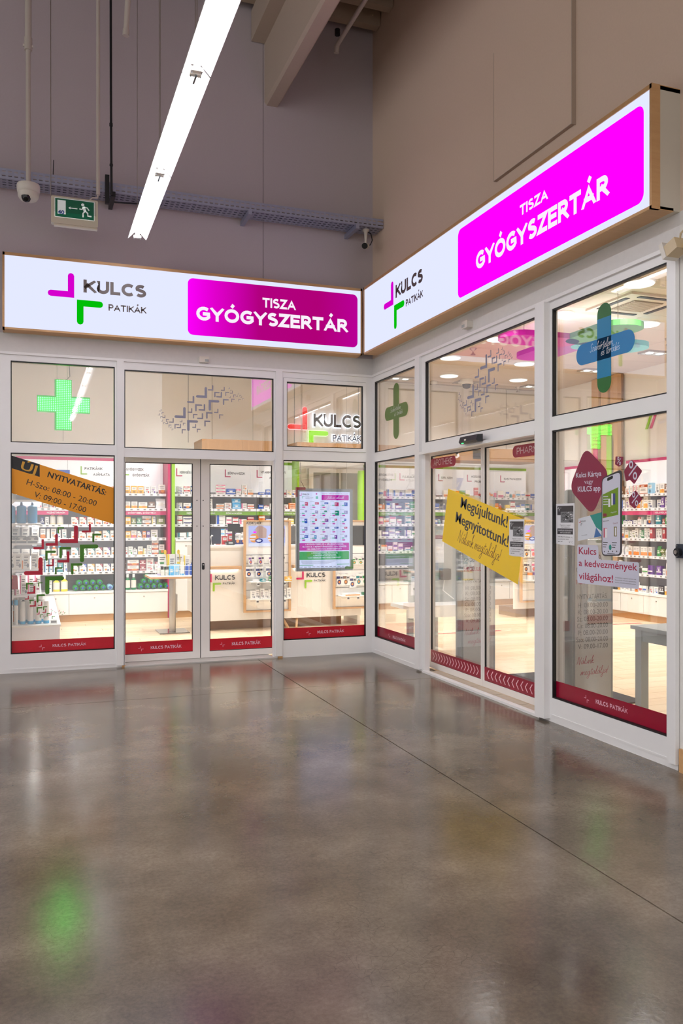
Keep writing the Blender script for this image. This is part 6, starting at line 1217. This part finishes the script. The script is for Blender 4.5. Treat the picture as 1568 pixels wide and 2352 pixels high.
t = thing('wall_terminal', 'dark terminal box fixed to the grey back board', 'terminal', (4.5, 8.7, .8)); MB(FAy(8.72)).prism(rr(4.42, 4.55, .82, .95, .01), 0, .05, DARKM).build('body', t); MB().tube([(4.48, 8.7, .82), (4.45, 8.68, .7), (4.55, 8.6, .6)], .006, SHOPW).build('cable', t)
MB(FAy(8.72)).box(4.33, 4.48, 1.02, 1.34, .001, .004, PAPER).box(4.33, 4.48, 1.3, 1.34, .004, .005, BUR).build('paper_notice'); tag(bpy.data.objects['paper_notice'], 'paper notice with a burgundy heading on the grey back board', 'paper')
t = thing('grey_table', 'plain grey table behind the bottom right of the rightmost pane', 'table', (4.4, 4.5, 0)); GT = mat('table_grey', (186, 192, 190), .4)
one(ID, 4.04, 4.9, 3.95, 4.93, .725, .75, GT, 'tabletop', t); one(ID, 4.08, 4.86, 4.88, 4.9, .64, .725, GT, 'apron', t); one(ID, 4.08, 4.1, 3.98, 4.9, .64, .725, GT, 'apron', t)
for x, y in ((4.1, 4.88), (4.84, 4.88), (4.1, 4.0), (4.84, 4.0)): one(ID, x - .032, x + .032, y - .032, y + .032, 0, .72, GT, 'leg', t)
for q, lab in (((3.95, 4.75, 5.6, 7.06), 'dark grey entrance mat inside the sliding door'), ): tag(MB().prism(rr(*q, .03), 0, .012, mat('mat_charcoal', (62, 60, 62), .95, bump=.4, scale=300)).build('entrance_mat'), lab, 'mat')
for x0, x1, y, lab in ((4.9, 6.0, 9.95, 'left red floor tape line before the counter'), (7.6, 8.4, 9.98, 'right red floor tape line near the right wall')): tag(MB().box(x0, x1, y, y + .06, .0, .0012, RED).build('floor_tape'), lab, 'tape')
t = thing('promo_display', 'magenta tiered promotion display between the door post and the security gate', 'display', (6.21, 8.8, 0)); PD = FAy(8.6)
for v in (.3, .62, .94): one(PD, 6.0, 6.42, v - .02, v, -.35, 0, PAPER, 'tier', t)
one(PD, 6.0, 6.02, 0, 1.1, -.36, 0, BUR2, 'side_panel', t); one(PD, 6.4, 6.42, 0, 1.1, -.36, 0, BUR2, 'side_panel', t); hb = one(PD, 6.0, 6.42, 1.06, 1.32, -.04, 0, mat('promo_magenta', (190, 10, 110), .4), 'header', t); caps(MB(PD), 'AJÁNLAT', 6.02, 6.4, 1.14, .08, .001, PAPER, .18).build('lettering', hb); one(PD, 6.02, 6.4, 0, .28, -.35, -.02, BUR2, 'base', t)
for r_, v in enumerate((.3, .62, .94)):
    for k in range(4): good(('carton3', 'carton4', 'carton2')[r_], ('orange', 'grey', 'pink')[r_], PD, 6.07 + .09 * k, v + .0008, -.03, .08, (.18, .14, .11)[r_], .08, f'{ORD[k]} from left, {("lowest", "middle", "top")[r_]} tier, promotion display')
# ------------------------------------------------------------------ ceiling equipment of the shop
t = thing('air_conditioner', 'square ceiling cassette air conditioner with louvred grille, upper right', 'air conditioner', (6.4, 7.7, 3.93)); ACW = mat('cassette_white', (214, 200, 184), .5)
MB().box(6.0, 6.8, 7.3, 8.1, 3.945, 3.972, ACW).build('frame', t); MB().box(6.2, 6.6, 7.5, 7.9, 3.935, 3.945, mat('cassette_grille', (150, 136, 120), .6)).build('grille', t)
for k in range(10): MB().box(6.21, 6.59, 7.51 + .039 * k, 7.525 + .039 * k, 3.928, 3.936, ACW).build('grille_bar', t)
for q in ((6.15, 6.65, 7.34, 7.4), (6.15, 6.65, 8.0, 8.06), (6.04, 6.1, 7.45, 7.95), (6.7, 6.76, 7.45, 7.95)): one(ID, *q, 3.938, 3.946, DARKM, 'outlet', t)
t = thing('hanging_cross_light', 'large suspended rounded cross canopy with coloured arms glowing above', 'ceiling light', (6.0, 8.3, 3.6)); XY = ID
for P, m, nm_ in ((rr(5.0, 6.0, 8.05, 8.55, .24), mat('canopy_magenta', (200, 30, 150), .4), 'magenta_arm'), (rr(6.0, 7.0, 8.05, 8.55, .24), mat('canopy_cyan', (110, 210, 220), .4), 'cyan_arm'), (rr(5.75, 6.25, 8.3, 9.35, .24), mat('canopy_violet', (180, 60, 170), .4), 'violet_arm'), (rr(5.75, 6.25, 7.25, 8.3, .24), mat('canopy_green', (80, 160, 60), .4), 'green_arm')): MB().prism(P, 3.6 + (.001 if 'i' in nm_[:2] else 0), 3.66, m).build(nm_, t)
MB().prism(rr(5.15, 6.85, 8.2, 8.4, .09), 3.67, 3.68, emis('canopy_glow', (255, 252, 246), 5)).build('light_strip', t); MB().prism(rr(5.9, 6.1, 7.4, 9.2, .09), 3.682, 3.69, MATS['canopy_glow']).build('light_strip', t)
for x, y in ((5.3, 8.3), (6.7, 8.3), (6, 9), (5.9, 7.4)): MB().tube([(x, y, 3.66), (x, y, 3.97)], .004, STEEL, 5).build('suspension_wire', t)
t = thing('smoke_detector', 'small white smoke detector on the shop ceiling', 'sensor', (6.6, 13.2, 3.92)); MB().lathe([(.03, 3.92), (.06, 3.93), (.065, 3.965)], (6.59, 13.2, 0), OFFW, 14).build('body', t)
t = thing('dome_camera', 'white dome security camera on the shop ceiling behind the door transom', 'camera', (7.0, 12.8, 3.85)); MB().lathe([(.09, 3.88), (.11, 3.9), (.11, 3.968)], (7.02, 12.8, 0), OFFW, 16).build('mount', t); MB().lathe([(.01, 3.8), (.06, 3.82), (.08, 3.88)], (7.02, 12.8, 0), MATS['lens_black'], 16).build('lens', t)
for x, y, w in ((5.85, 10.48, 'near'), (8.3, 13.2, 'far'), (8.0, 9.0, 'right')): tag(MB().lathe([(.03, 3.87), (.035, 3.885), (.012, 3.9), (.012, 3.93), (.045, 3.95), (.05, 3.968)], (x, y, 0), STEEL, 12).build('ceiling_sprinkler'), f'small chrome sprinkler on the shop ceiling, the {w} one', 'sprinkler')
t = thing('alarm_sounder', 'red fire alarm sounder on the left shop wall behind the upper left pane', 'alarm', (-.3, 11, 3.0)); MB(FL).box(10.2, 10.32, 3.0, 3.14, -.019, .04, mat('alarm_red', (190, 20, 20), .35)).build('body', t); MB(FL).box(10.23, 10.29, 3.05, 3.09, .04, .05, DARKM).build('grille', t)
for x, lab in ((4.17, 'left thin seam strip on the back wall above the bulkhead'), (5.35, 'right thin seam strip on the back wall above the bulkhead'), (2.35, 'thin seam strip on the back wall behind the transom graphic')): tag(MB(FAy(13.7)).box(x, x + .012, 2.8, 3.97, 0, .006, GREYPL).build('wall_seam'), lab, 'strip')
for o in list(bpy.data.objects):
    if o.name.startswith('x'): bpy.data.objects.remove(o)
